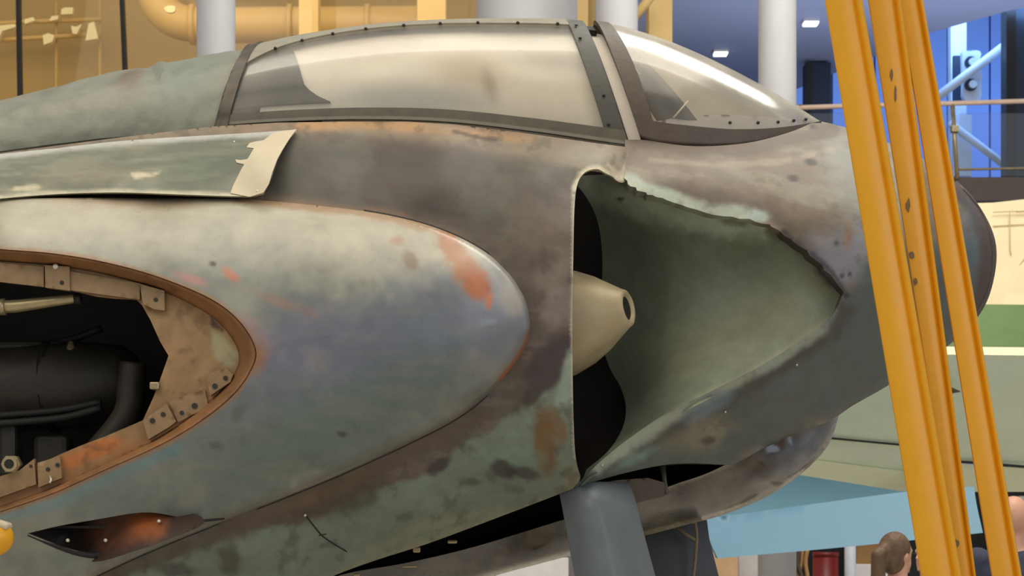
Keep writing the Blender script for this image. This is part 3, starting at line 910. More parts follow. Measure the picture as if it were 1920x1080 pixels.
# ---- wing root panel with the open bay
rootcol = layers((176, 172, 152), [
    ('p', [(-50, 500), (420, 470), (700, 520), (1000, 560), (1000, 700), (700, 900), (-50, 1200)], (108, 116, 110), 0.9, 90, 60),  # greener lower paint, darkened further for shade under the bulge
    ('b', 760, 660, 330, 120, -14, (100, 106, 120), 0.75, 0.7, 0.5),  # bluish blobs put reflected blue light into the paint tone
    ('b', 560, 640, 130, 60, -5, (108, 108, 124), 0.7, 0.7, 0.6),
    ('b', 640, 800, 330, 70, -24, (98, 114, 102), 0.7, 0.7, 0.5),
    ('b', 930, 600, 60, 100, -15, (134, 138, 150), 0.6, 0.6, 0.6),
    ('s', 16, 7, 2, 0.55, 0.72, (142, 134, 118), 0.2),
    ('n', 120, 0.52, 0.72, (158, 152, 134), 0.35),
    ('l', [(440, 372), (560, 384), (700, 402), (800, 424), (850, 446)], 9, (160, 124, 86), 0.75, 0.6, 0.9),
    ('l', [(840, 456), (868, 490), (890, 520)], 22, (166, 112, 70), 0.95, 0.5, 0.9),
    ('b', 900, 535, 26, 22, 40, (166, 100, 66), 0.95, 0.5, 0.8),
    ('b', 917, 565, 5, 14, 10, (186, 110, 66), 0.8, 0.5, 0.5),
    ('b', 770, 488, 10, 16, -30, (128, 108, 86), 0.8, 0.5, 0.9),
    ('b', 745, 452, 12, 8, 0, (170, 120, 104), 0.6, 0.6, 0.9),
    ('b', 520, 565, 60, 10, 20, (150, 112, 92), 0.5, 0.7, 1.1),
    ('b', 432, 515, 18, 8, 35, (186, 108, 78), 0.8, 0.5, 0.9),
    ('b', 355, 522, 30, 8, 20, (190, 132, 122), 0.7, 0.6, 0.9),
    ('b', 470, 620, 24, 44, -28, (160, 128, 126), 0.6, 0.6, 0.9),
    ('b', 478, 672, 20, 30, 10, (150, 108, 76), 0.8, 0.6, 0.8),
    ('b', 240, 375, 150, 16, 0, (166, 138, 112), 0.6, 0.7, 0.9),
    ('b', 399, 495, 7, 5, 0, (54, 44, 38), 0.95, 0.4, 0.3),
    ('b', 641, 814, 9, 5, 10, (62, 66, 58), 0.9, 0.5, 0.4),
    ('b', 404, 836, 12, 7, 10, (84, 84, 76), 0.7, 0.6, 0.8),
    ('b', 315, 848, 16, 6, 10, (80, 82, 76), 0.6, 0.6, 0.8),
    ('b', 445, 775, 20, 12, -40, (92, 92, 86), 0.7, 0.6, 0.9),
    ('l', [(-40, 982), (100, 945), (220, 890), (330, 842)], 10, (104, 136, 138), 0.6, 0.8, 0.6),
    ('l', [(990, 640), (950, 705), (850, 790), (640, 890), (400, 988), (180, 1082)], 16, (98, 86, 70), 0.55, 0.8, 0.8),
    ('l', [(998, 620), (985, 655), (940, 712)], 7, (156, 96, 54), 0.8, 0.6, 0.7),
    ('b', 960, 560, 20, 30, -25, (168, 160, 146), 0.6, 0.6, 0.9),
    ('l', RIM, 5, (150, 108, 70), 0.85, 0.6, 0.7),
], 60, 4.2)
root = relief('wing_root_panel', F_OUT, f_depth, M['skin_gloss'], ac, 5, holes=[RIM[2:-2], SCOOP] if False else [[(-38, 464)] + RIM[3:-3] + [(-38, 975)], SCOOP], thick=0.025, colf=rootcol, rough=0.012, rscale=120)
# dark rubbed seam where the panel meets the side
seam_pts = resample(F_OUT[28:-6], 14, False)
yy = f_depth(seam_pts[:, 0], seam_pts[:, 1])
tube('panel_gap', [P(x, y, d + 0.012) for (x, y), d in zip(seam_pts, yy)], 0.0055, M['dark'], ac, 6)

# ---- rim flange and frame plates of the open bay
def strip(name, A, Bv, ya, yb, mat, parent, colf=None, n=110, m=5, thick=0.006):
    A, Bv = resample(A, 1, False), resample(Bv, 1, False)
    def pick(C, t):
        k = t * (len(C) - 1)
        i = min(int(k), len(C) - 2)
        return C[i] + (C[i+1] - C[i]) * (k - i)
    V, q = [], []
    for i in range(n + 1):
        a, b_ = pick(A, i / n), pick(Bv, i / n)
        da, db = float(ya(np.array([a[0]]), np.array([a[1]]))[0]), float(yb(np.array([b_[0]]), np.array([b_[1]]))[0])
        for j in range(m + 1):
            u = j / m
            x, y = a + (b_ - a) * u
            V.append(P(x, y, da + (db - da) * u)); q.append((x, y))
    f = []
    for i in range(n):
        for j in range(m):
            k = i * (m + 1) + j
            f.append((k, k + m + 1, k + m + 2, k + 1))
    me = mesh_from(name, V, f)
    if colf is not None:
        q = np.array(q)
        set_col(me, colf(q[:, 0], q[:, 1]))
    o = link(name, me, mat, parent)
    md = o.modifiers.new('sheet', 'SOLIDIFY'); md.thickness = thick; md.offset = -1
    return o
plate_d = Depth([(-40, 500, .11), (150, 520, .10), (300, 560, .08), (430, 620, .06), (440, 700, .05), (300, 820, .04), (150, 880, .05), (-40, 950, .08), (200, 700, .04)])
tancol = layers((150, 118, 78), [
    ('n', 50, 0.45, 0.65, (168, 136, 92), 0.6),
    ('p', [(395, 618), (425, 632), (446, 662), (442, 690), (424, 690), (405, 676), (394, 650)], (172, 164, 128), 0.9, 6, 6),
    ('p', [(394, 590), (396, 612), (420, 622), (408, 606)], (70, 44, 28), 0.95, 3, 4),
    ('b', 165, 850, 60, 16, -22, (192, 112, 52), 0.85, 0.6, 0.8),
    ('b', 330, 660, 60, 20, -8, (164, 128, 86), 0.7, 0.6, 0.7),
    ('l', [(-40, 965), (100, 920), (300, 830), (420, 735)], 16, (158, 104, 58), 0.7, 0.7, 0.7),
    ('n', 20, 0.60, 0.75, (98, 72, 46), 0.5),
], 40, 8.1)
strip('rim_flange', RIM, RIN, Shift(f_depth, 0.012), plate_d, M['tan'], ac, colf=layers((138, 98, 62), [('n', 40, 0.45, 0.65, (158, 112, 68), 0.6), ('n', 14, 0.6, 0.75, (92, 62, 40), 0.5)], 40, 2.1))
relief('frame_plate', [(-40, 484)] + RIN[2:-2] + [(-40, 968)] + DARK[::-1], plate_d, M['tan'], ac, 6, thick=0.012, colf=tancol)
def face_pt(x, y, off): return P(x, y, float(plate_d(np.array([float(x)]), np.array([float(y)]))[0]) + off)
def bracket(poly, holes, off=-0.028):
    o = relief('bracket', poly, Shift(plate_d, off), M['tan_plain'], ac, 8, thick=-off + 0.002)
    for (x, y, r) in holes:
        disc('rivet_hole', face_pt(x, y, off - 0.001), (0, -1, 0), r * 6.1 / F, 0.003, M['screw'], o, 10, False)
    return o
bracket([(84, 497), (130, 500), (131, 545), (85, 539)], [(116, 530, 4)])
bracket([(262, 532), (308, 545), (309, 582), (290, 580), (268, 570)], [(292, 562, 4)])
bracket([(386, 702), (424, 690), (437, 702), (432, 716), (394, 742)], [(403, 724, 5), (423, 709, 4.5)])
bracket([(316, 752), (384, 730), (390, 758), (372, 772), (334, 792)], [(341, 774, 4), (365, 761, 5.5)], -0.012)
bracket([(268, 788), (312, 757), (330, 790), (318, 800), (278, 824)], [(286, 789, 5), (306, 777, 4.5)])
bracket([(70, 868), (112, 855), (116, 896), (72, 914)], [(90, 880, 4), (108, 872, 4)])
bracket([(-10, 896), (36, 882), (64, 860), (68, 908), (-10, 936)], [(58, 874, 3)], -0.02)
pbox('stub', 280, 716, 298, 730, 0.02, 0.08, M['steel'], ac, 0.004)
for x0, x1, ya_, yb_ in ((-40, 82, 492, 538), (132, 262, 509, 562)):
    relief('frame_web', [(x0, ya_ - (0 if x0 > 0 else 3)), (x1, ya_ + 8 + (14 if x0 > 0 else 0)), (x1, yb_), (x0, yb_ - 14 - (4 if x0 > 0 else 0))], Shift(plate_d, -0.016), M['tan_plain'], ac, 10, thick=0.014)
disc('rivet', face_pt(104, 500, -0.03), (0, -1, -0.3), 0.009, 0.006, M['rivet'], ac)
tube('wire_end', [face_pt(94, 893, -0.03), face_pt(96, 900, -0.045), face_pt(93, 906, -0.05)], 0.0035, M['rivet'], ac, 8)
# pipe fitting across the bay and a hexagon union nut
pp = empty('dummy') if False else None
pipe = tube('hydraulic_pipe', [P(-40, 577, .16), P(30, 574, .16), P(138, 560, .14), P(150, 559, .14)], [0.021, 0.021, 0.015, 0.013], M['steel'], ac, 16)
tube('pipe_collar', [P(-2, 576, .16), P(10, 575, .16)], 0.027, M['steel'], pipe, 16)
tube('pipe_end', [P(140, 561, .14), P(152, 560, .14)], 0.019, M['dark'], pipe, 12)
bm = bmesh.new()
c = P(19, 870, .03)
for r0, r1, seg, z0, z1 in ((0.029, 0.029, 6, -0.0, 0.05), (0.024, 0.024, 20, -0.012, 0.0)):
    bm_tube(bm, [c + Vector((0.15 * 0, -z, 0)) for z in (-z1, -z0)], [r0, r1], seg)
nut = bm_obj('union_nut', bm, M['steel'], ac)
disc('nut_bore', c + Vector((0, -0.013, 0)), (0, -1, 0), 0.015, 0.002, M['dark'], nut, 16, False)

# ---- bay behind the frame: dark box with the engine and its plumbing
bm = bmesh.new()
x0, x1 = P(-260, 700, 0.3).x, P(372, 700, 0.3).x
z0, z1 = P(0, 985, .3).z, P(0, 470, .3).z
corners = [(x0, .12, z0), (x1, .12, z0), (x1, .12, z1), (x0, .12, z1), (x0, 1.05, z0), (x1, 1.05, z0), (x1, 1.05, z1), (x0, 1.05, z1)]
v = [bm.verts.new(q) for q in corners]
for f in ((4, 5, 6, 7), (0, 1, 5, 4), (1, 2, 6, 5), (2, 3, 7, 6), (3, 0, 4, 7)): bm.faces.new([v[k] for k in f])
o = bm_obj('bay_lining', bm, M['bay'], ac)
md = o.modifiers.new('sheet', 'SOLIDIFY'); md.thickness = 0.01; md.offset = 1
casing = tube('engine_casing', [P(-260, 735, .62), P(40, 728, .6), P(150, 722, .58), P(235, 712, .56), P(262, 708, .56)], [.14, .145, .15, .12, .08], M['bay'], ac, 28)
tube('engine_casing_band', [P(90, 726, .6), P(104, 725, .6)], .157, M['dark'], casing, 28)
for k, (y, dy, dd) in enumerate(((768, 0, .40), (783, 4, .38), (640, 10, .6))):
    tube('hose', [P(q[0], q[1], dd) for q in cr([(-80, y + 16), (40, y + 8), (120, y), (190, y - 14 - dy)], 5)], 0.013, M['dark'], ac, 10)
tube('hose', [P(q[0], q[1], .34) for q in cr([(180, 850), (215, 810), (240, 770), (246, 720), (250, 680)], 5)], 0.045, M['bay'], ac, 14)
tube('support_fin', [P(132, 690, .5), P(133, 640, .5)], [.035, .008], M['steel'], ac, 10)
box('pump_housing', P(60, 655, .62), (.26, .12, .05), M['bay'], ac, None, 0.015)
box('pump_housing', P(20, 840, .45), (.06, .1, .2), M['bay'], ac, None, 0.015)
box('pump_housing', P(100, 850, .5), (.12, .1, .12), M['bay'], ac, None, 0.02)

# ---- scoop pocket low on the panel
relief('scoop_pocket', cr([(30, 1002), (110, 970), (180, 958), (265, 945), (330, 952), (385, 978), (318, 1010), (250, 1034), (190, 1052), (150, 1050), (90, 1035), (30, 1002)], 3)[:-1], Depth([(30, 1002, .05), (110, 975, .14), (265, 950, .12), (385, 978, .06), (190, 1050, .06), (120, 1000, .20), (240, 985, .07), (285, 975, .06), (190, 1010, .12)]), M['skin'], ac, 5, thick=0.01,
       colf=layers((66, 48, 38), [('b', 270, 985, 34, 30, 10, (176, 96, 44), 0.85, 0.6, 0.6), ('b', 210, 1000, 50, 26, 0, (112, 66, 44), 0.7, 0.6, 0.7), ('b', 110, 995, 50, 20, -10, (34, 32, 36), 0.8, 0.6, 0.5)], 40, 3.3))
lp = resample(cr([(52, 1003), (100, 1022), (150, 1038), (192, 1040), (250, 1022), (318, 998), (352, 980), (420, 972)], 4), 8, False)
yl = f_depth(lp[:, 0], lp[:, 1])
lipo = tube('scoop_lip', [P(x, y, d + 0.004) for (x, y), d in zip(lp, yl)], [0.004 + 0.006 * math.sin(math.pi * k / (len(lp) - 1)) for k in range(len(lp))], M['dark'], ac, 8)
for x, y in ((127, 1013), (198, 1013), (298, 977)):
    disc('rivet', P(x, y, .035), (0, -1, 0.1), 0.006, 0.006, M['rivet'], lipo)

# ---- dorsal strip with masking tape
D_TOP = cr([(-40, 295), (0, 289), (120, 276), (230, 264), (350, 256), (470, 249), (554, 243)], 5)
D_BOT = cr([(492, 362), (470, 367), (440, 368), (350, 365), (240, 361), (150, 362), (60, 367), (-40, 376)], 5)
d_depth = Depth(off=-0.06, pts=[(-40, 290, .70), (-40, 320, .44), (-40, 350, .34), (-40, 376, .30), (250, 265, .72), (250, 300, .45), (250, 335, .33), (250, 362, .29), (480, 250, .74), (480, 290, .47), (480, 330, .35), (470, 367, .30), (554, 243, .74), (530, 300, .42)])
STRIP = D_TOP + cr([(554, 243), (535, 268), (518, 300), (506, 335), (492, 362)], 4)[1:-1] + D_BOT
relief('dorsal_strip', STRIP, d_depth, M['skin_gloss'], ac, 5, thick=0.03, rough=0.008, rscale=90, colf=layers((108, 111, 92), [
    ('s', 14, 8, -4, 0.5, 0.7, (150, 150, 124), 0.5), ('p', [(330, 285), (470, 270), (430, 352), (300, 350)], (92, 102, 84), 0.6, 30, 20),
    ('l', D_BOT, 6, (206, 200, 172), 0.8, 0.6, 0.5), ('l', D_TOP, 8, (206, 206, 200), 0.75, 0.7, 0.4),  # pale line on the top edge is a painted highlight
    ('p', [(246, 324), (262, 322), (285, 325), (301, 322), (292, 329), (268, 334), (252, 336)], (206, 194, 160), 0.95, 2, 4),
    ('b', 45, 353, 30, 5, -5, (206, 196, 164), 0.85, 0.5, 0.9), ('b', 160, 330, 90, 20, -3, (150, 140, 112), 0.4, 0.8, 0.8)], 50, 6.6))
tapeo = relief('masking_tape', [(512, 249), (556, 242), (544, 258), (530, 280), (520, 298), (511, 322), (504, 345), (494, 361), (468, 369), (432, 362), (437, 348), (444, 334), (452, 318), (458, 308), (444, 305), (441, 299), (452, 300), (464, 298), (470, 288), (476, 278), (462, 276), (468, 268), (480, 265), (494, 263)], Shift(d_depth, -0.006), M['tape'], ac, 5, thick=0.004)
for x, y in ((482, 358), (439, 266)):
    disc('rivet', P(x, y, float(d_depth(np.array([float(x)]), np.array([float(y)]))[0]) - .006), (0, -1, .3), .004, .003, M['rivet'], ac, 8)

# ---- spine fairing, canopy and windscreen
spine = Loft([(0, (-260, 318, .86)), (.3, (-60, 292, .88)), (.6, (150, 264, .89)), (1, (402, 240, .90))],
             [(0, (-260, 275)), (.3, (-60, 218)), (.6, (150, 160)), (.75, (280, 130)), (1, (478, 96))])
def wrink(t, th):
    a = math.degrees(th)
    x = t * 12
    return 0.018 * (float(fbm(np.array([x]), np.array([a / 18]), 4)[0]) - 0.5) + 0.012 * math.exp(-((t - 0.80 - 0.0012 * (60 - a)) / 0.010) ** 2) * (1 if 42 < a < 100 else 0.15) - 0.008 * math.exp(-((t - 0.775 - 0.0014 * (60 - a)) / 0.012) ** 2) * (1 if 38 < a < 90 else 0.1) + 0.010 * math.exp(-((t - 0.37 - 0.0008 * (80 - a)) / 0.012) ** 2) * (1 if a > 60 else 0)
spine.patch('spine_fairing', M['fabric'], ac, 0, 1.0, 0, 180, 90, 50, thick=0.012, wob=wrink, colf=layers((130, 132, 117), [
    ('b', .735, 50, .03, 14, 0, (112, 96, 78), 0.75, 0.6, 0.0), ('b', .55, 55, .03, 10, 0, (110, 108, 92), 0.6, 0.6, 0.0), ('b', .88, 45, .08, 26, 0, (118, 130, 118), 0.7, 0.6, 0.0),
    ('b', .45, 65, .12, 8, 0, (128, 126, 110), 0.6, 0.7, 0.0)], 60, 0.3))
canopy = Loft([(0, (402, 240, .90)), (.15, (520, 232, .90)), (.35, (680, 228, .90)), (.55, (840, 233, .90)), (.75, (1000, 251, .90)), (.9, (1110, 267, .90)), (1, (1180, 277, .90)), (1.06, (1226, 284, .90))],
              [(0, (478, 94)), (.15, (570, 73)), (.35, (700, 54)), (.55, (820, 45)), (.75, (932, 42)), (.9, (1030, 42)), (1, (1088, 46)), (1.06, (1122, 50))])
cg = empty('canopy_dummy') if False else None
liner = canopy.patch('white_liner', M['liner'], ac, .10, 1.05, 4, 176, 70, 40, scale=0.93, thick=0.004, colf=layers((236, 228, 214), [
    ('b', .62, 32, .10, 10, 0, (200, 176, 154), 0.8, 0.8, 0.0), ('b', .35, 48, .14, 12, 0, (206, 186, 172), 0.7, 0.8, 0.0), ('b', .8, 62, .10, 10, 0, (176, 172, 160), 0.7, 0.7, 0.0), ('b', .86, 40, .10, 6, 0, (164, 160, 150), 0.6, 0.8, 0.0),
    ('b', .45, 14, .2, 7, 0, (178, 182, 178), 0.8, 0.6, 0.0), ('b', .67, 24, .018, 9, 0, (150, 128, 104), 0.6, 0.7, 0.0)], 60, .3))
M['headrest'] = mat_paint('dark_headrest', 0.6, col=(13, 14, 14), bump=0.15, bscale=12, var=0.25)
canopy.patch('headrest_fairing', M['headrest'], ac, .035, .205, 11, 169, 20, 44, scale=0.965, thick=0.02, edge=lambda u, w, t, th: (.03 + (float(np.interp(math.degrees(min(th, math.pi - th)), [11, 16, 22, 35, 50, 60, 70, 90], [.27, .225, .20, .178, .152, .12, .07, .05])) - .03) * u, th))
glass = canopy.patch('canopy', M['plexi'], ac, .02, .985, 3, 177, 70, 60, thick=0.005)
canopy.patch('front_frame', M['frame'], glass, .945, 1.0, 0, 180, 5, 50, off=0.006, thick=0.014)
canopy.patch('sill_rail', M['sill'], glass, .0, 1.0, -1, 6.5, 70, 4, off=0.007, thick=0.016)
canopy.patch('sill_rail', M['sill'], glass, .0, 1.0, 173.5, 181, 70, 4, off=0.007, thick=0.016)
def rail_edge(u, w, t, th): return t, th
M['rail_top'] = mat_paint('pale_canopy_rail', 0.38, col=(150, 146, 128), bump=0.06, bscale=30, var=0.12, vscale=16)
canopy.patch('crest_rail', M['rail_top'], glass, .0, .955, 70, 110, 70, 12, off=0.006, thick=0.012, edge=lambda u, w, t, th: (t, math.radians(90 + (w - .5) * (52 + 60 * math.exp(-t / .12)))))
canopy.patch('rear_band', M['fabric'], glass, -.022, .032, 0, 180, 6, 60, off=0.011, thick=0.018, wob=lambda t, th: 0.004 * (random.random() - .5), colf=layers((92, 82, 68), [('n', 6, .4, .65, (58, 50, 42), .8)], 5, .7))
# dried seal at the front corner, dark gap under the hoop
canopy.patch('front_seal', M['dark'], ac, 1.0, 1.004, 0, 180, 2, 40, off=-0.004, thick=0.02)
canopy.patch('hoop_gap_filler', M['dark'], ac, 1.0, 1.035, 66, 114, 3, 16, off=-0.012, thick=0.02)
for t, a in ((.10, 51), (.17, 56), (.25, 60), (.34, 62), (.45, 63), (.56, 63.5), (.68, 64), (.80, 64), (.91, 64)):
    p = canopy.at(t, math.radians(a), .007)
    disc('screw', p, (0, -math.cos(math.radians(a)), math.sin(math.radians(a))), .006, .005, M['screw'], glass, 8)
for t, a in ((.965, 62), (.96, 50), (.972, 20), (.96, 8)):
    p = canopy.at(t, math.radians(a), .012)
    disc('screw', p, (0, -math.cos(math.radians(a)), math.sin(math.radians(a))), .006, .003, M['screw'], glass, 8)

ws = Loft([(0, (1203, 265, .905)), (.12, (1232, 274, .91)), (.3, (1295, 279, .93)), (.5, (1368, 278, .97)), (.7, (1440, 266, 1.04)), (.85, (1495, 249, 1.13)), (1, (1540, 229, 1.28))],
          [(0, (1112, 46)), (.12, (1160, 53)), (.3, (1238, 76)), (.5, (1326, 113)), (.7, (1412, 156)), (.85, (1475, 192)), (1, (1536, 227))])
wglass = ws.patch('windscreen', M['plexi2'], ac, .0, 1.0, 3, 177, 50, 50, thick=0.005)
ws.patch('hoop', M['frame_brown'], wglass, -.004, .085, 0, 180, 6, 50, off=0.006, thick=0.016, edge=lambda u, w, t, th: (-.004 + (.06 + .075 * max(0, math.cos(th)) ** 2 + .075 * max(0, -math.cos(th)) ** 2) * u, th))
ws.patch('base_rail', M['frame_brown'], wglass, .0, 1.0, -4, 10, 50, 4, off=0.008, thick=0.018)
ws.patch('base_rail', M['frame_brown'], wglass, .0, 1.0, 170, 184, 50, 4, off=0.008, thick=0.018)
for t, a in ((.52, 14), (.66, 15), (.76, 16), (.84, 18), (.91, 22)):
    disc('screw', ws.at(t, math.radians(a), .004), (0.2, -1, .3), .006, .005, M['screw'], wglass, 8)
# dark inner hoop and white board behind the windscreen, coaming
strip('inner_hoop', cr([(1140, 66), (1180, 92), (1230, 140), (1275, 190), (1305, 228)], 5), cr([(1118, 78), (1150, 110), (1185, 160), (1220, 210), (1240, 240)], 5), lambda x, y: 1.22 + 0 * x, lambda x, y: 1.16 + 0 * x, M['headrest'], ac, n=30, m=3, thick=0.012)
relief('cockpit_board', [(1120, 84), (1215, 228), (1480, 232), (1400, 175), (1300, 118), (1200, 76)], Depth([(1120, 84, 1.40), (1215, 228, 1.38), (1480, 232, 1.42), (1300, 118, 1.42)]), M['tape'], ac, 20, thick=0.01)
tube('strap', [P(1150, 80, 1.2), P(1200, 140, 1.16)], .004, M['liner'] if False else M['tape'], ac, 6)
tube('strap', [P(1262, 222, 1.1), P(1290, 190, 1.14)], .004, M['tape'], ac, 6)
relief('coaming', [(1205, 232), (1260, 222), (1340, 214), (1450, 220), (1500, 232), (1440, 262), (1300, 272), (1215, 262)], Depth([(1205, 232, 1.05), (1300, 215, 1.25), (1450, 222, 1.26), (1440, 262, 1.08), (1215, 262, .98), (1300, 270, 1.0)]), M['frame_brown'], ac, 8, thick=0.02)

# ---- nose skin: upper cheek, nose tip and lower flank round the intake recess
UP = [(x + 2.5 * math.sin(i * 2.3), y + 5.0 * (float(fbm(np.array([i * .9]), np.array([3.3]), 3)[0]) - .5) * 2) if 3 < i < 44 else (x, y) for i, (x, y) in enumerate(cr([(1172, 300), (1174, 340), (1210, 362), (1250, 376), (1340, 402), (1430, 417), (1480, 446), (1540, 496), (1582, 548)], 6))]
LOW = cr([(1582, 548), (1560, 592), (1510, 632), (1430, 684), (1340, 730), (1250, 775), (1180, 822), (1125, 866), (1084, 908)], 5)
NOSE = [(1172, 262)] + cr([(1205, 262), (1300, 274), (1400, 268), (1480, 248), (1532, 226)], 5) + cr([(1560, 232), (1620, 250), (1720, 292), (1800, 344), (1846, 402), (1868, 462), (1862, 530), (1838, 588), (1788, 640), (1720, 688), (1660, 726), (1600, 760), (1560, 786), (1500, 812), (1440, 836), (1400, 858), (1372, 872)], 5) + cr([(1372, 872), (1300, 868), (1240, 872), (1160, 890), (1084, 912)], 4)[1:]
nose_poly = NOSE + LOW[::-1][1:] + UP[::-1][1:]
SIL = cr([(1532, 224), (1620, 248), (1720, 290), (1800, 342), (1848, 402), (1872, 462), (1866, 532), (1840, 592), (1790, 644), (1720, 692), (1660, 730), (1560, 790), (1440, 840)], 4)
k_depth = Depth([(1172, 265, .87), (1300, 276, .90), (1400, 268, .96), (1480, 250, 1.05), (1532, 228, 1.20), (1180, 330, .64), (1250, 370, .62), (1340, 398, .61), (1430, 413, .61), (1540, 492, .62), (1584, 550, .65),
                 (1300, 320, .72), (1450, 330, .74), (1560, 300, .92), (1560, 400, .66), (1650, 350, .88), (1650, 470, .70), (1740, 400, .95), (1740, 500, .85), (1820, 420, 1.12), (1820, 500, 1.08), (1740, 600, .98), (1650, 620, .82),
                 (1560, 620, .68), (1560, 700, .82), (1600, 740, .98), (1430, 690, .62), (1430, 760, .70), (1430, 820, .86), (1300, 756, .58), (1300, 830, .68), (1250, 866, .70), (1360, 868, .92), (1180, 826, .50), (1180, 870, .55), (1088, 906, .47), (1500, 780, .88)],
                rolls=[(SIL, 26, .16)])
nosecol = layers((118, 106, 90), [
    ('s', 22, 5, 14, 0.48, 0.66, (142, 136, 118), 0.6),
    ('p', [(1540, 260), (1620, 250), (1700, 300), (1700, 430), (1600, 520), (1590, 400), (1560, 330)], (150, 158, 154), 0.55, 40, 40),
    ('l', [(1190, 262), (1300, 284), (1400, 280), (1480, 262), (1560, 244)], 13, (96, 84, 72), 0.85, 0.5, 0.5),
    ('l', [(1220, 300), (1340, 310), (1460, 304), (1560, 280)], 5, (164, 152, 130), 0.5, 0.7, 0.8),
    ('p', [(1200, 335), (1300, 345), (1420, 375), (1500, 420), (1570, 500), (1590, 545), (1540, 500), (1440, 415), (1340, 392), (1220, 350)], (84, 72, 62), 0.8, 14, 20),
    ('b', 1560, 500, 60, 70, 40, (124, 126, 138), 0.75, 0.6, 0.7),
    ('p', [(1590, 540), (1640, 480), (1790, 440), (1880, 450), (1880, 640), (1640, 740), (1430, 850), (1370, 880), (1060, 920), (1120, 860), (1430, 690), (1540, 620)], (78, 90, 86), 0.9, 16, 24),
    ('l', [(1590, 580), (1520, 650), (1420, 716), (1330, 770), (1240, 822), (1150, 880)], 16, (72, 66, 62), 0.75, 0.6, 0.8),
    ('l', [(1540, 615), (1430, 690), (1300, 756), (1200, 815), (1120, 876)], 12, (158, 168, 150), 0.75, 0.6, 0.8),
    ('b', 1330, 760, 60, 16, -28, (116, 134, 144), 0.7, 0.6, 0.7),
    ('b', 1200, 825, 90, 14, -34, (166, 178, 162), 0.7, 0.6, 0.7),
    ('b', 1190, 860, 50, 10, -26, (120, 150, 140), 0.7, 0.6, 0.6),
    ('b', 1310, 815, 70, 24, -18, (140, 134, 108), 0.6, 0.7, 0.8),
    ('b', 1327, 826, 12, 6, -10, (58, 50, 42), 0.8, 0.5, 0.6),
    ('b', 1560, 560, 14, 50, 10, (132, 152, 150), 0.6, 0.6, 0.7),
    ('l', [(1574, 560), (1578, 600), (1568, 630)], 7, (74, 70, 66), 0.8, 0.6, 0.8),
    ('b', 1180, 350, 40, 18, 30, (190, 190, 170), 0.85, 0.5, 0.8),
    ('l', [(1180, 338), (1240, 366), (1330, 394), (1430, 408)], 13, (168, 180, 164), 0.85, 0.6, 1.0),
    ('b', 1420, 405, 22, 9, 15, (160, 176, 170), 0.9, 0.4, 0.7),
    ('l', [(1470, 438), (1520, 476), (1560, 512), (1584, 552)], 9, (52, 44, 42), 0.85, 0.5, 1.0),  # jagged shadow of the overhanging edge painted dark
    ('b', 1521, 304, 12, 6, 10, (40, 34, 30), 0.95, 0.4, 0.2), ('b', 1487, 334, 11, 7, 10, (52, 44, 38), 0.9, 0.4, 0.2), ('b', 1525, 238, 7, 4, 10, (50, 42, 36), 0.9, 0.4, 0.2),
    ('b', 1590, 440, 8, 22, 5, (150, 110, 70), 0.6, 0.7, 0.6), ('b', 1568, 456, 5, 5, 0, (70, 60, 40), 0.8, 0.5, 0.4),
    ('b', 1579, 517, 5, 6, 0, (48, 44, 56), 0.9, 0.5, 0.3), ('b', 1593, 514, 4, 6, 0, (48, 44, 56), 0.9, 0.5, 0.3),
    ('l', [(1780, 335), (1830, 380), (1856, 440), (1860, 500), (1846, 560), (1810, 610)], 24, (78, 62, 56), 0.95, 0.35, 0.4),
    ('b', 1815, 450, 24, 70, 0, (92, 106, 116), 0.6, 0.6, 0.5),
    ('n', 24, 0.60, 0.74, (92, 80, 66), 0.45),
], 60, 2.9)
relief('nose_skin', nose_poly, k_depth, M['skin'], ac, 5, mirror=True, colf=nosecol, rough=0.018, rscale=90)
# band of dark edging round the nose tip
tip = resample(cr([(1800, 350), (1838, 396), (1858, 448), (1860, 505), (1845, 562), (1812, 612)], 6), 8, False)
yt = k_depth(tip[:, 0], tip[:, 1])
tube('nose_ring', [P(x, y, d + .004) for (x, y), d in zip(tip, yt)], .007, M['frame_brown'], ac, 8)
for x, y in ((1494, 684), (1360, 772), (1129, 872)):
    disc('rivet', P(x, y, float(k_depth(np.array([float(x)]), np.array([float(y)]))[0]) - .004), (0, -1, .2), .004, .004, M['rivet'], ac, 8)

# ---- intake recess: concave cheek wall, duct, engine face and nose cone of the engine
i_depth = Depth([(1050, 330, 1.02), (1050, 600, 1.22), (1050, 900, 1.0), (1150, 340, .74), (1150, 450, 1.02), (1150, 600, 1.12), (1150, 750, 1.02), (1120, 850, .66), (1085, 905, .52),
                 (1250, 366, .66), (1250, 460, .86), (1250, 600, .92), (1250, 700, .80), (1250, 775, .62), (1420, 410, .65), (1400, 500, .80), (1400, 600, .79), (1400, 660, .70), (1400, 705, .655),
                 (1520, 470, .70), (1500, 560, .72), (1510, 632, .67), (1590, 550, .72), (1140, 870, .56)])
IW = [(1062, 330), (1174, 326), (1250, 360), (1340, 388), (1430, 402), (1490, 436), (1550, 486), (1594, 548), (1568, 602), (1516, 642), (1436, 694), (1346, 740), (1256, 785), (1186, 832), (1130, 878), (1086, 916)] + cr([(1100, 880), (1140, 846), (1166, 806), (1174, 766), (1164, 726), (1144, 690), (1130, 640), (1128, 560), (1130, 480), (1120, 410), (1094, 360), (1062, 330)], 4)[:-1]
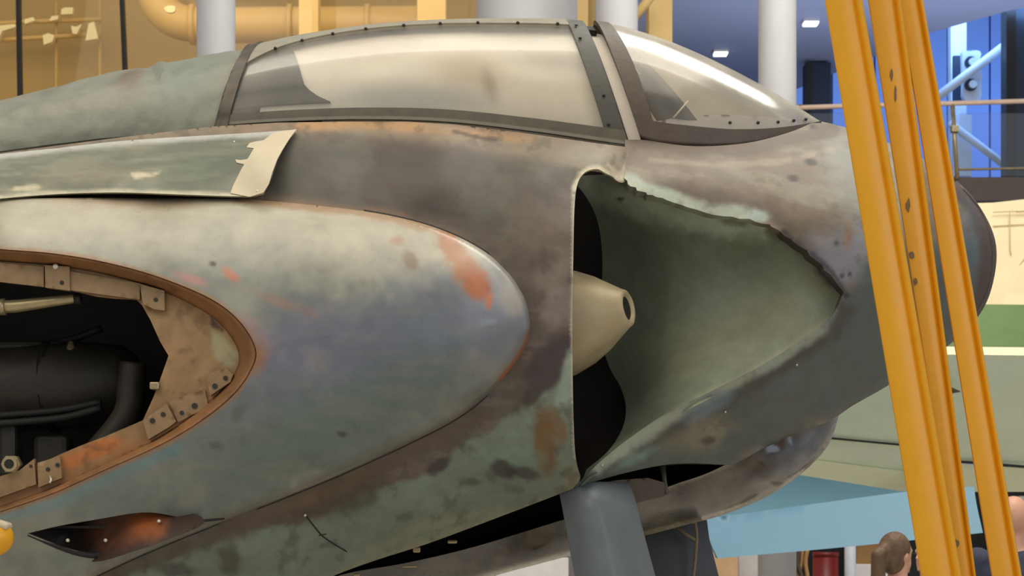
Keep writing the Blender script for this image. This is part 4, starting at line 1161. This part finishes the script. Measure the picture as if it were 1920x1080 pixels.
relief('intake_wall', IW, i_depth, M['skin'], ac, 6, thick=0.02, rough=0.006, colf=layers((112, 126, 108), [
    ('n', 80, .5, .7, (116, 122, 100), .4), ('b', 1400, 620, 160, 70, -25, (146, 148, 122), .6, .8, .5),
    ('l', [(1110, 356), (1180, 372), (1260, 392), (1340, 412), (1420, 424)], 26, (172, 186, 166), .9, .7, 1.0),
    ('b', 1380, 412, 40, 12, 14, (84, 84, 70), .7, .6, 1.0), ('b', 1280, 395, 40, 12, 14, (150, 160, 142), .6, .6, 1.0), ('b', 1162, 374, 7, 4, 0, (30, 36, 26), .9, .5, .4),
    ('l', [(1440, 432), (1490, 462), (1530, 495), (1560, 530)], 9, (60, 52, 46), .6, .7, 1.2),  # shadow below the ragged cheek edge painted onto the wall
    ('l', [(1560, 600), (1430, 690), (1256, 780), (1150, 850)], 9, (158, 164, 140), .7, .7, 1.0)], 50, 5.5))
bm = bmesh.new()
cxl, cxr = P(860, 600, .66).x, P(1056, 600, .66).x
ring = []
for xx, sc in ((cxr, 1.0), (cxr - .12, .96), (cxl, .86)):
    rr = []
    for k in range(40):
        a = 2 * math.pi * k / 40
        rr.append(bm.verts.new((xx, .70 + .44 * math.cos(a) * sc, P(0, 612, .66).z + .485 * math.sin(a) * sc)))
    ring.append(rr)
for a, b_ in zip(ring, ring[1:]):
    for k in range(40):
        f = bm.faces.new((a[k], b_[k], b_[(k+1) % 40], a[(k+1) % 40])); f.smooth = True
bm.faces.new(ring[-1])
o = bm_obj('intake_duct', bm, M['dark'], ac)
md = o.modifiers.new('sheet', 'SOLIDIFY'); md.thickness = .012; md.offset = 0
# engine starter cone: lathe round its own axis
relief('duct_shade_backing', [(1020, 320), (1150, 335), (1230, 420), (1240, 760), (1170, 840), (1080, 905), (1020, 915)], Depth([(1020, 320, 1.3), (1150, 335, 1.0), (1230, 420, 1.15), (1240, 760, 1.12), (1170, 840, .90), (1080, 905, .62), (1020, 915, .9), (1100, 600, 1.5)]), M['duct_shade'], ac, 14, thick=.02)  # dark sheet added behind the wall for the shade inside the duct
tipc = P(1178, 577, .56)
base = P(1060, 603, .66)
ax = (base - tipc).normalized()
ux = ax.cross(Vector((0, 1, 0))).normalized()
uy = ax.cross(ux).normalized()
prof = [(.06, .030), (.012, .040), (.0, .046), (-.003, .054), (.002, .063), (.016, .070), (.06, .100), (.11, .134), (.17, .165), (.24, .188), (.34, .205), (.42, .206)]
V, Fc, cc = [], [], []
seg = 48
for s_, r_ in prof:
    for k in range(seg):
        a = 2 * math.pi * k / seg
        V.append(tipc + ax * s_ + (ux * math.cos(a) + uy * math.sin(a)) * r_)
for i in range(len(prof) - 1):
    for k in range(seg):
        Fc.append((i*seg+k, (i+1)*seg+k, (i+1)*seg+(k+1) % seg, i*seg+(k+1) % seg))
Fc.append(tuple(range(seg)))
me = mesh_from('engine_cone', V, Fc)
vv = np.array([tuple(q) for q in V])
set_col(me, layers((196, 182, 146), [('n', .10, .45, .65, (168, 148, 112), .6), ('n', .05, .55, .7, (206, 192, 162), .5)], .2, 3)(vv[:, 0] + vv[:, 1] * .5, vv[:, 2]))
cone = link('engine_cone', me, M['cone'], ac)
disc('cone_bore_shade', tipc + ax * .012, -ax, .0405, .004, M['dark'], cone, 24, False)  # dark plug standing for the shade inside the bore
tube('cone_seam', [tipc + ax * .045 + (ux * math.cos(a) + uy * math.sin(a)) * .0885 for a in np.linspace(0, 2 * math.pi, 49)], .0012, M['steel'], cone, 6)

# ---- belly: bay, chin fairing, gear doors
relief('wheel_bay', [(520, 1130), (620, 1070), (800, 1005), (1000, 930), (1090, 895), (1240, 860), (1375, 860), (1420, 850), (1300, 950), (1180, 980), (1000, 1040), (800, 1100), (700, 1140)], Depth([(520, 1130, 1.2), (1000, 930, 1.1), (1240, 862, 1.1), (1400, 856, 1.1), (1300, 940, 1.45), (1000, 1030, 1.45), (700, 1130, 1.4)]), M['dark'], ac, 14, thick=0.02)  # shade of the bay interior put into its dark colour
CH_TOP = cr([(520, 1120), (640, 1078), (760, 1056), (880, 1028), (1000, 992), (1080, 968), (1190, 942), (1255, 912), (1320, 890), (1372, 866), (1450, 832), (1520, 800), (1572, 778)], 4)
CH_BOT = cr([(1572, 782), (1560, 820), (1540, 852), (1500, 890), (1440, 930), (1360, 964), (1280, 986), (1200, 1007), (1100, 1034), (1000, 1060), (920, 1082), (800, 1120)], 4)
c_depth = Depth([(520, 1120, .95), (800, 1050, 1.02), (1000, 995, 1.0), (1190, 945, .98), (1320, 890, .98), (1450, 834, 1.0), (1572, 780, 1.22), (1500, 850, 1.04), (1540, 850, 1.22), (1440, 900, 1.06), (1440, 930, 1.25), (1300, 940, 1.05), (1280, 984, 1.25), (1150, 985, 1.06), (1150, 1020, 1.25), (1000, 1030, 1.06), (920, 1080, 1.25), (800, 1115, 1.25)], rolls=[(CH_BOT, 14, .06)])
M['chin'] = mat_paint('glossy_belly', 0.25, bump=0.12, bscale=7, var=0.2, vscale=12, coat=0.45)
chin = relief('belly_fairing', CH_TOP + CH_BOT, c_depth, M['chin'], ac, 5, mirror=True, rough=0.03, rscale=60, colf=layers((66, 60, 48), [
    ('n', 60, .48, .65, (92, 86, 68), .7), ('p', [(1440, 850), (1572, 775), (1560, 840), (1480, 905), (1440, 890)], (84, 90, 98), .7, 14, 14), ('l', [(1372, 868), (1450, 838), (1440, 870), (1400, 900)], 18, (54, 46, 40), .7, .6, .8),
    ('l', CH_BOT, 7, (168, 158, 120), .8, .6, .4), ('l', [(1250, 915), (1372, 870)], 4, (140, 132, 110), .8, .6, .6), ('n', 22, .58, .72, (52, 46, 40), .5)], 50, 9.2))
tube('bay_strut', [P(1242, 868, .95), P(1246, 900, .93), P(1248, 925, .95)], [.012, .008, .012], M['frame'], ac, 10)
relief('bay_fitting', [(1090, 912), (1160, 900), (1215, 896), (1246, 905), (1246, 930), (1190, 944), (1080, 940)], Depth([(1090, 912, .7), (1246, 905, .85), (1080, 940, .72), (1190, 944, .8)]), M['frame_brown'], ac, 10, thick=0.03)
for x, y, w_, h_ in ((781, 1031, 7, 5), (848, 1016, 9, 3), (768, 1062, 14, 2), (668, 1078, 6, 3)):
    pbox('bay_clip', x - w_, y - h_, x + w_, y + h_, .92, .02, M['steel'], ac, .004)
# hatch seams on the lower side
for pts in ([(573, 966), (590, 988), (606, 1006), (630, 1022), (650, 1034)], [(598, 1004), (612, 1001)]):
    q = resample(cr(pts, 4), 6, False)
    yq = e_depth(q[:, 0], q[:, 1]) + .035 * (fbm(q[:, 0] / 110 + 2.2, q[:, 1] / 110 + 8.1, 3) - .5)
    tube('hatch_seam', [P(x, y, d + .0) for (x, y), d in zip(q, yq)], .0028, M['dark'], ac, 6)
disc('rivet', P(572, 966, float(e_depth(np.array([572.]), np.array([966.]))[0]) - .004), (0, -1, 0), .005, .005, M['rivet'], ac, 8)

# near gear door: a curved panel, and the far door with its cord
bm = bmesh.new()
rows = []
DG = [((1040, 898), (1178, 900)), ((1048, 930), (1192, 924)), ((1058, 990), (1206, 985)), ((1070, 1055), (1226, 1060)), ((1090, 1160), (1262, 1190)), ((1120, 1330), (1330, 1390)), ((1150, 1480), (1390, 1560))]
V, Fc, q = [], [], []
for i, (a, b_) in enumerate(DG):
    for j in range(13):
        u = j / 12
        x, y = a[0] + (b_[0] - a[0]) * u, a[1] + (b_[1] - a[1]) * u
        V.append(P(x, y, .56 - .15 * math.sin(math.pi * min(1, .12 + .88 * u)) + (.10 if i == 0 else 0))); q.append((x, y))
for i in range(len(DG) - 1):
    for j in range(12):
        k = i * 13 + j
        Fc.append((k, k + 13, k + 14, k + 1))
me = mesh_from('gear_door', V, Fc)
q = np.array(q)
set_col(me, layers((106, 114, 120), [('n', 80, .5, .7, (116, 128, 136), .6)], 60, 1)(q[:, 0], q[:, 1]))
gd = link('gear_door', me, M['door'], ac)
md = gd.modifiers.new('sheet', 'SOLIDIFY'); md.thickness = .012; md.offset = -1
md = gd.modifiers.new('round', 'SUBSURF'); md.levels = 2; md.render_levels = 2
relief('far_gear_door', [(1190, 990), (1320, 962), (1326, 980), (1330, 1010), (1346, 1074), (1380, 1200), (1230, 1210)], Depth([(1190, 990, 1.62), (1320, 962, 1.66), (1230, 1210, 1.6), (1380, 1200, 1.66), (1280, 1070, 1.60)]), M['seam2'] if 'seam2' in M else M.setdefault('seam2', mat_paint('charcoal_door', .5, col=(62, 66, 70), bump=.05)), ac, 16, thick=0.02)
cordo = tube('cord', [P(q[0], q[1], 1.55) for q in cr([(1302, 974), (1306, 1000), (1305, 1030), (1303, 1055), (1300, 1080), (1298, 1110)], 5)], .0065, M['cord'], ac, 8)
tube('cord', [P(1272, 990, 1.55), P(1290, 1004, 1.55), P(1304, 1012, 1.55)], .006, M['cord'], ac, 8)
# undercarriage below the picture: two wheels on legs carry the centre section
def wheel(x, y, z, r):
    bm = bmesh.new()
    bm_tube(bm, [(x, y - .11, z), (x, y - .10, z), (x, y - .06, z), (x, y + .06, z), (x, y + .10, z), (x, y + .11, z)], [r * .55, r * .85, r, r, r * .85, r * .55], 32)
    w = bm_obj('wheel', bm, M['black'], ac)
    disc('hub', (x, y - .11, z), (0, -1, 0), r * .45, .02, M['steel'], w, 24)
gx = P(1150, 980, 1.0).x
wheel(gx + .25, YC, .3, .3)
tube('gear_leg', [(gx + .25, YC + .13, .3), (gx + .15, YC + .13, 1.0), (gx, YC, 1.75)], .05, M['steel'], ac, 16)
for yy_ in (.55, 2.05):
    gx2 = P(250, 1100, .7).x
    wheel(gx2 - .5, yy_, .3, .3)
    tube('gear_leg', [(gx2 - .5, yy_ + .13, .3), (gx2 - .5, yy_ + .13, 1.62)], .05, M['steel'], ac, 16)
# far wing root so the centre section has its other side
relief('far_side', [(-40, 300), (1000, 300), (1060, 500), (1060, 800), (900, 960), (-40, 1180)], Depth([(-40, 300, 2.2), (1000, 300, 2.2), (1060, 700, 2.4), (-40, 1100, 2.4)]), M['frame_brown'], ac, 60, thick=.02)

# ================================================================== YELLOW GANTRY LEGS
YL = -0.55
g = empty('yellow_gantry', (2.0, YL + .3, 0)); tag(g, 'yellow painted steel gantry with three slanting legs in front of the nose', 'gantry')
def leg(xt, xb, w0, w1, Y, chips=()):
    """rolled channel: broad web, rounded lip along its right edge; column at row 0 and row 1080, width there"""
    def X(y, u): return xt + (xb - xt) * y / 1080 + u * (w0 + (w1 - w0) * y / 1080)
    y0, y1 = -1150, HY + CZ * F / (D + Y) - 12
    prof = [(0.0, .07), (0.0, .012), (.012, .003), (.04, .0), (.40, -.002), (.68, .001), (.76, .006), (.80, .007), (.83, -.001), (.87, -.008), (.92, -.010), (.965, -.005), (.99, .004), (1.0, .016), (1.0, .07)]
    V, Fc = [], []
    ys = [y0, -400, 0, 540, 1080, 1500, y1]
    for yv in ys:
        for u, dy in prof: V.append(P(X(yv, u), yv, Y + dy))
    n = len(prof)
    for i in range(len(ys) - 1):
        for k in range(n):
            Fc.append((i*n+k, (i+1)*n+k, (i+1)*n+(k+1) % n, i*n+(k+1) % n))
    Fc.append(tuple(range(n))); Fc.append(tuple(range((len(ys)-1)*n, len(ys)*n))[::-1])
    me = mesh_from('leg', V, Fc, True)
    o = link('leg', me, M['yellow'], g)
    bmx = bmesh.new(); bmx.from_mesh(me); bmesh.ops.recalc_face_normals(bmx, faces=bmx.faces); bmx.to_mesh(me); bmx.free()
    me.set_sharp_from_angle(angle=R(50))
    for (yv, u, ww, hh) in chips:
        c = P(X(yv, u), yv, Y - .0015)
        a = 2 * math.pi
        pts = [(X(yv, u) + ww * math.cos(a*k/9) * random.uniform(.6, 1.1), yv + hh * math.sin(a*k/9) * random.uniform(.6, 1.1)) for k in range(9)]
        relief('paint_chip', pts, lambda x, y: np.full(np.shape(x), Y - .0035), M['yellow_chip'], o, 6, thick=.003)
    bt = P(X(y1, .5), y1, Y)
    box('foot_plate', (bt.x, Y + .04, .012), (.26, .26, .024), M['yellow'], o)
    return o
leg(1685, 1859, 46, 57, YL + .16)
leg(1627, 1796, 63, 34, YL + .10, [(140, .38, 3, 12), (175, .42, 3, 16), (385, .3, 5, 14), (478, .16, 6, 10), (528, .14, 4, 8), (1020, .2, 5, 10)])
leg(1546, 1727, 71, 76, YL)
tp = P(1450, -1150, YL)
box('cross_beam', (tp.x - .3, YL + .09, tp.z + .05), (1.6, .16, .16), M['yellow'], g, None, .012)
# round yellow bumper at the left edge
t = empty('yellow_bumper', (P(-20, 1000, -.35).x, -.35, 0)); c = P(-14, 1008, -.35)
tube('post', [(c.x - .05, -.33, 0.0), (c.x - .05, -.33, c.z - .02)], .03, M['yellow'], t, 16)
bm = bmesh.new(); bmesh.ops.create_uvsphere(bm, u_segments=24, v_segments=14, radius=1, matrix=Matrix.Translation(c) @ Matrix.Diagonal((.062, .05, .056, 1)))
for f in bm.faces: f.smooth = True
bm_obj('cap', bm, M['yellow'], t)
box('cloth_patch', c + Vector((.01, -.004, .045)), (.09, .06, .02), M['tape'], t, Matrix.Rotation(R(18), 3, 'Y'), .008)
tag(t, 'round yellow post end with a pale patch at the left edge, below the bay', 'post')

# ================================================================== VISITORS
M['skin_tone'] = mat_paint('skin_tone', 0.5, col=(214, 160, 132), bump=0.0, var=0.04)
M['navy_shirt'] = mat_paint('navy_shirt', 0.8, col=(54, 58, 78), bump=0.1, bscale=40)
M['white_shirt'] = mat_paint('white_shirt', 0.8, col=(226, 220, 212), bump=0.1, bscale=40)
M['jeans'] = mat_paint('dark_jeans', 0.85, col=(44, 50, 66), bump=0.1, bscale=60)
M['hair'] = mat_paint('brown_hair', 0.55, col=(104, 80, 56), bump=0.4, bscale=60, var=0.3, vscale=30, stretch=(1, 1, .3))
M['shoe'] = mat_paint('shoe', 0.6, col=(40, 38, 36), bump=0.0)
def ell(bm, c, r, nu=16, nv=10):
    c = Vector(c)
    top, bot = bm.verts.new(c + Vector((0, 0, r[2]))), bm.verts.new(c - Vector((0, 0, r[2])))
    rings = [[bm.verts.new(c + Vector((r[0] * math.sin(math.pi*i/nv) * math.cos(2*math.pi*j/nu), r[1] * math.sin(math.pi*i/nv) * math.sin(2*math.pi*j/nu), r[2] * math.cos(math.pi*i/nv)))) for j in range(nu)] for i in range(1, nv)]
    for j in range(nu):
        k = (j + 1) % nu
        bm.faces.new((top, rings[0][j], rings[0][k])); bm.faces.new((bot, rings[-1][k], rings[-1][j]))
        for a, b_ in zip(rings, rings[1:]): bm.faces.new((a[j], b_[j], b_[k], a[k]))
def limb(bm, pts, rads):
    bm_tube(bm, pts, rads, 14)
    for p, r in zip(pts, rads): ell(bm, p, (r, r, r))
def grown(name, bm, mat, parent, vox, M4):
    bmesh.ops.transform(bm, matrix=M4, verts=bm.verts)
    o = bm_obj(name, bm, mat, parent)
    md = o.modifiers.new('grow', 'REMESH'); md.mode = 'VOXEL'; md.voxel_size = vox; md.use_smooth_shade = True
    sm = o.modifiers.new('soften', 'SMOOTH'); sm.iterations = 4; sm.factor = .5
    return o
def person(px, py, Y, H, yaw, shirt, hair, label):
    """built facing -y, then turned; px, py = centre of the head"""
    c = P(px, py, Y)
    t = empty('person', (c.x, Y, 0))
    k = H / 1.72
    M4 = Matrix.Translation((c.x, Y, 0)) @ Matrix.Rotation(R(yaw), 4, 'Z') @ Matrix.Scale(k, 4)
    sh = [Vector((sx * .185, .01, 1.40)) for sx in (-1, 1)]
    el = [Vector((sx * .25, .03, 1.10)) for sx in (-1, 1)]
    wr_ = [Vector((sx * .235, -.07, .86)) for sx in (-1, 1)]
    bm = bmesh.new()
    for i, sx in enumerate((-1, 1)):
        limb(bm, [(sx * .095, .0, .90), (sx * .10, -.01, .50), (sx * .10, .02, .10)], [.085, .056, .040])
        limb(bm, [(sx * .10, .03, .05), (sx * .115, -.13, .035)], [.042, .030])
        limb(bm, [sh[i], el[i], wr_[i]], [.055, .041, .029])
        w = wr_[i]
        ell(bm, w + Vector((0, -.02, -.07)), (.020, .040, .055))
        for f, (dy, ln) in enumerate(((-.045, .062), (-.022, .075), (.0, .070), (.02, .055))):
            limb(bm, [w + Vector((0, dy, -.11)), w + Vector((-sx * .008, dy - .006, -.11 - ln * .55)), w + Vector((-sx * .022, dy - .008, -.11 - ln))], [.0095, .009, .008])
        limb(bm, [w + Vector((0, -.045, -.05)), w + Vector((-sx * .012, -.075, -.085)), w + Vector((-sx * .018, -.082, -.115))], [.011, .010, .009])
    ell(bm, (0, .0, .96), (.165, .115, .13)); ell(bm, (0, .0, 1.12), (.145, .10, .16)); ell(bm, (0, .0, 1.30), (.175, .115, .17)); ell(bm, (0, .01, 1.41), (.19, .075, .06))
    limb(bm, [(0, .015, 1.42), (0, .0, 1.54)], [.062, .054])
    ell(bm, (0, .012, 1.635), (.075, .093, .100)); ell(bm, (0, -.022, 1.575), (.056, .066, .062))
    ell(bm, (0, -.092, 1.600), (.012, .018, .016)); limb(bm, [(0, -.083, 1.635), (0, -.096, 1.606)], [.008, .010])
    ell(bm, (0, -.080, 1.562), (.024, .010, .007)); ell(bm, (0, -.070, 1.53), (.022, .018, .018))
    for sx in (-1, 1):
        ell(bm, (sx * .076, .02, 1.612), (.010, .020, .032)); ell(bm, (sx * .030, -.078, 1.648), (.020, .010, .007))
    grown('body', bm, M['skin_tone'], t, .012 * k, M4)
    for sx in (-1, 1):
        bm = bmesh.new(); ell(bm, (sx * .030, -.081, 1.628), (.011, .008, .006)); bmesh.ops.transform(bm, matrix=M4, verts=bm.verts); bm_obj('eye', bm, M['shoe'], t)
    bm = bmesh.new()
    ell(bm, (0, .0, .98), (.182, .132, .13)); ell(bm, (0, .0, 1.12), (.165, .118, .17)); ell(bm, (0, .0, 1.30), (.192, .132, .165)); ell(bm, (0, .012, 1.405), (.20, .085, .065))
    for i in range(2): limb(bm, [sh[i], sh[i] + (el[i] - sh[i]) * .8], [.075, .062])
    grown('shirt', bm, shirt, t, .014 * k, M4)
    bm = bmesh.new()
    ell(bm, (0, .005, .93), (.180, .130, .10))
    for sx in (-1, 1): limb(bm, [(sx * .09, .0, .88), (sx * .10, -.01, .50), (sx * .10, .02, .09)], [.105, .076, .062])
    grown('trousers', bm, M['jeans'], t, .014 * k, M4)
    for sx in (-1, 1):
        bm = bmesh.new(); limb(bm, [(sx * .10, .04, .05), (sx * .118, -.15, .04)], [.050, .040]); grown('shoe', bm, M['shoe'], t, .012 * k, M4)
    if hair != 'bald':
        bm = bmesh.new()
        ell(bm, (0, .030, 1.655), (.086, .095, .098)); ell(bm, (0, .05, 1.60), (.074, .075, .09))
        if hair == 'tail':
            limb(bm, [(0, .115, 1.66), (0, .165, 1.62), (0, .165, 1.50), (0, .14, 1.36), (0, .125, 1.28)], [.032, .040, .042, .030, .012])
        grown('hair', bm, M['hair'], t, .010 * k, M4)
    tag(t, label, 'person')
person(1684, 1043, 3.7, 1.57, 128, M['white_shirt'], 'tail', 'person with brown ponytail and white top turned away left of the yellow leg')
person(1902, 962, 3.9, 1.765, 150, M['navy_shirt'], 'bald', 'person with shaved head and navy shirt at the right edge behind the yellow legs')
person(1740, 1046, 5.0, 1.53, -60, M['navy_shirt'], 'short', 'person mostly hidden behind the widest yellow leg, face just showing')

# parts that look different from the rest of the aircraft
for o_, l_ in ((cone, 'bare metal engine cone inside the intake'), (tapeo, 'torn strip of cream masking tape'), (glass, 'clear bubble canopy over a white liner'), (wglass, 'clear pointed windscreen'), (gd, 'blue-grey undercarriage door')):
    o_['label'] = l_
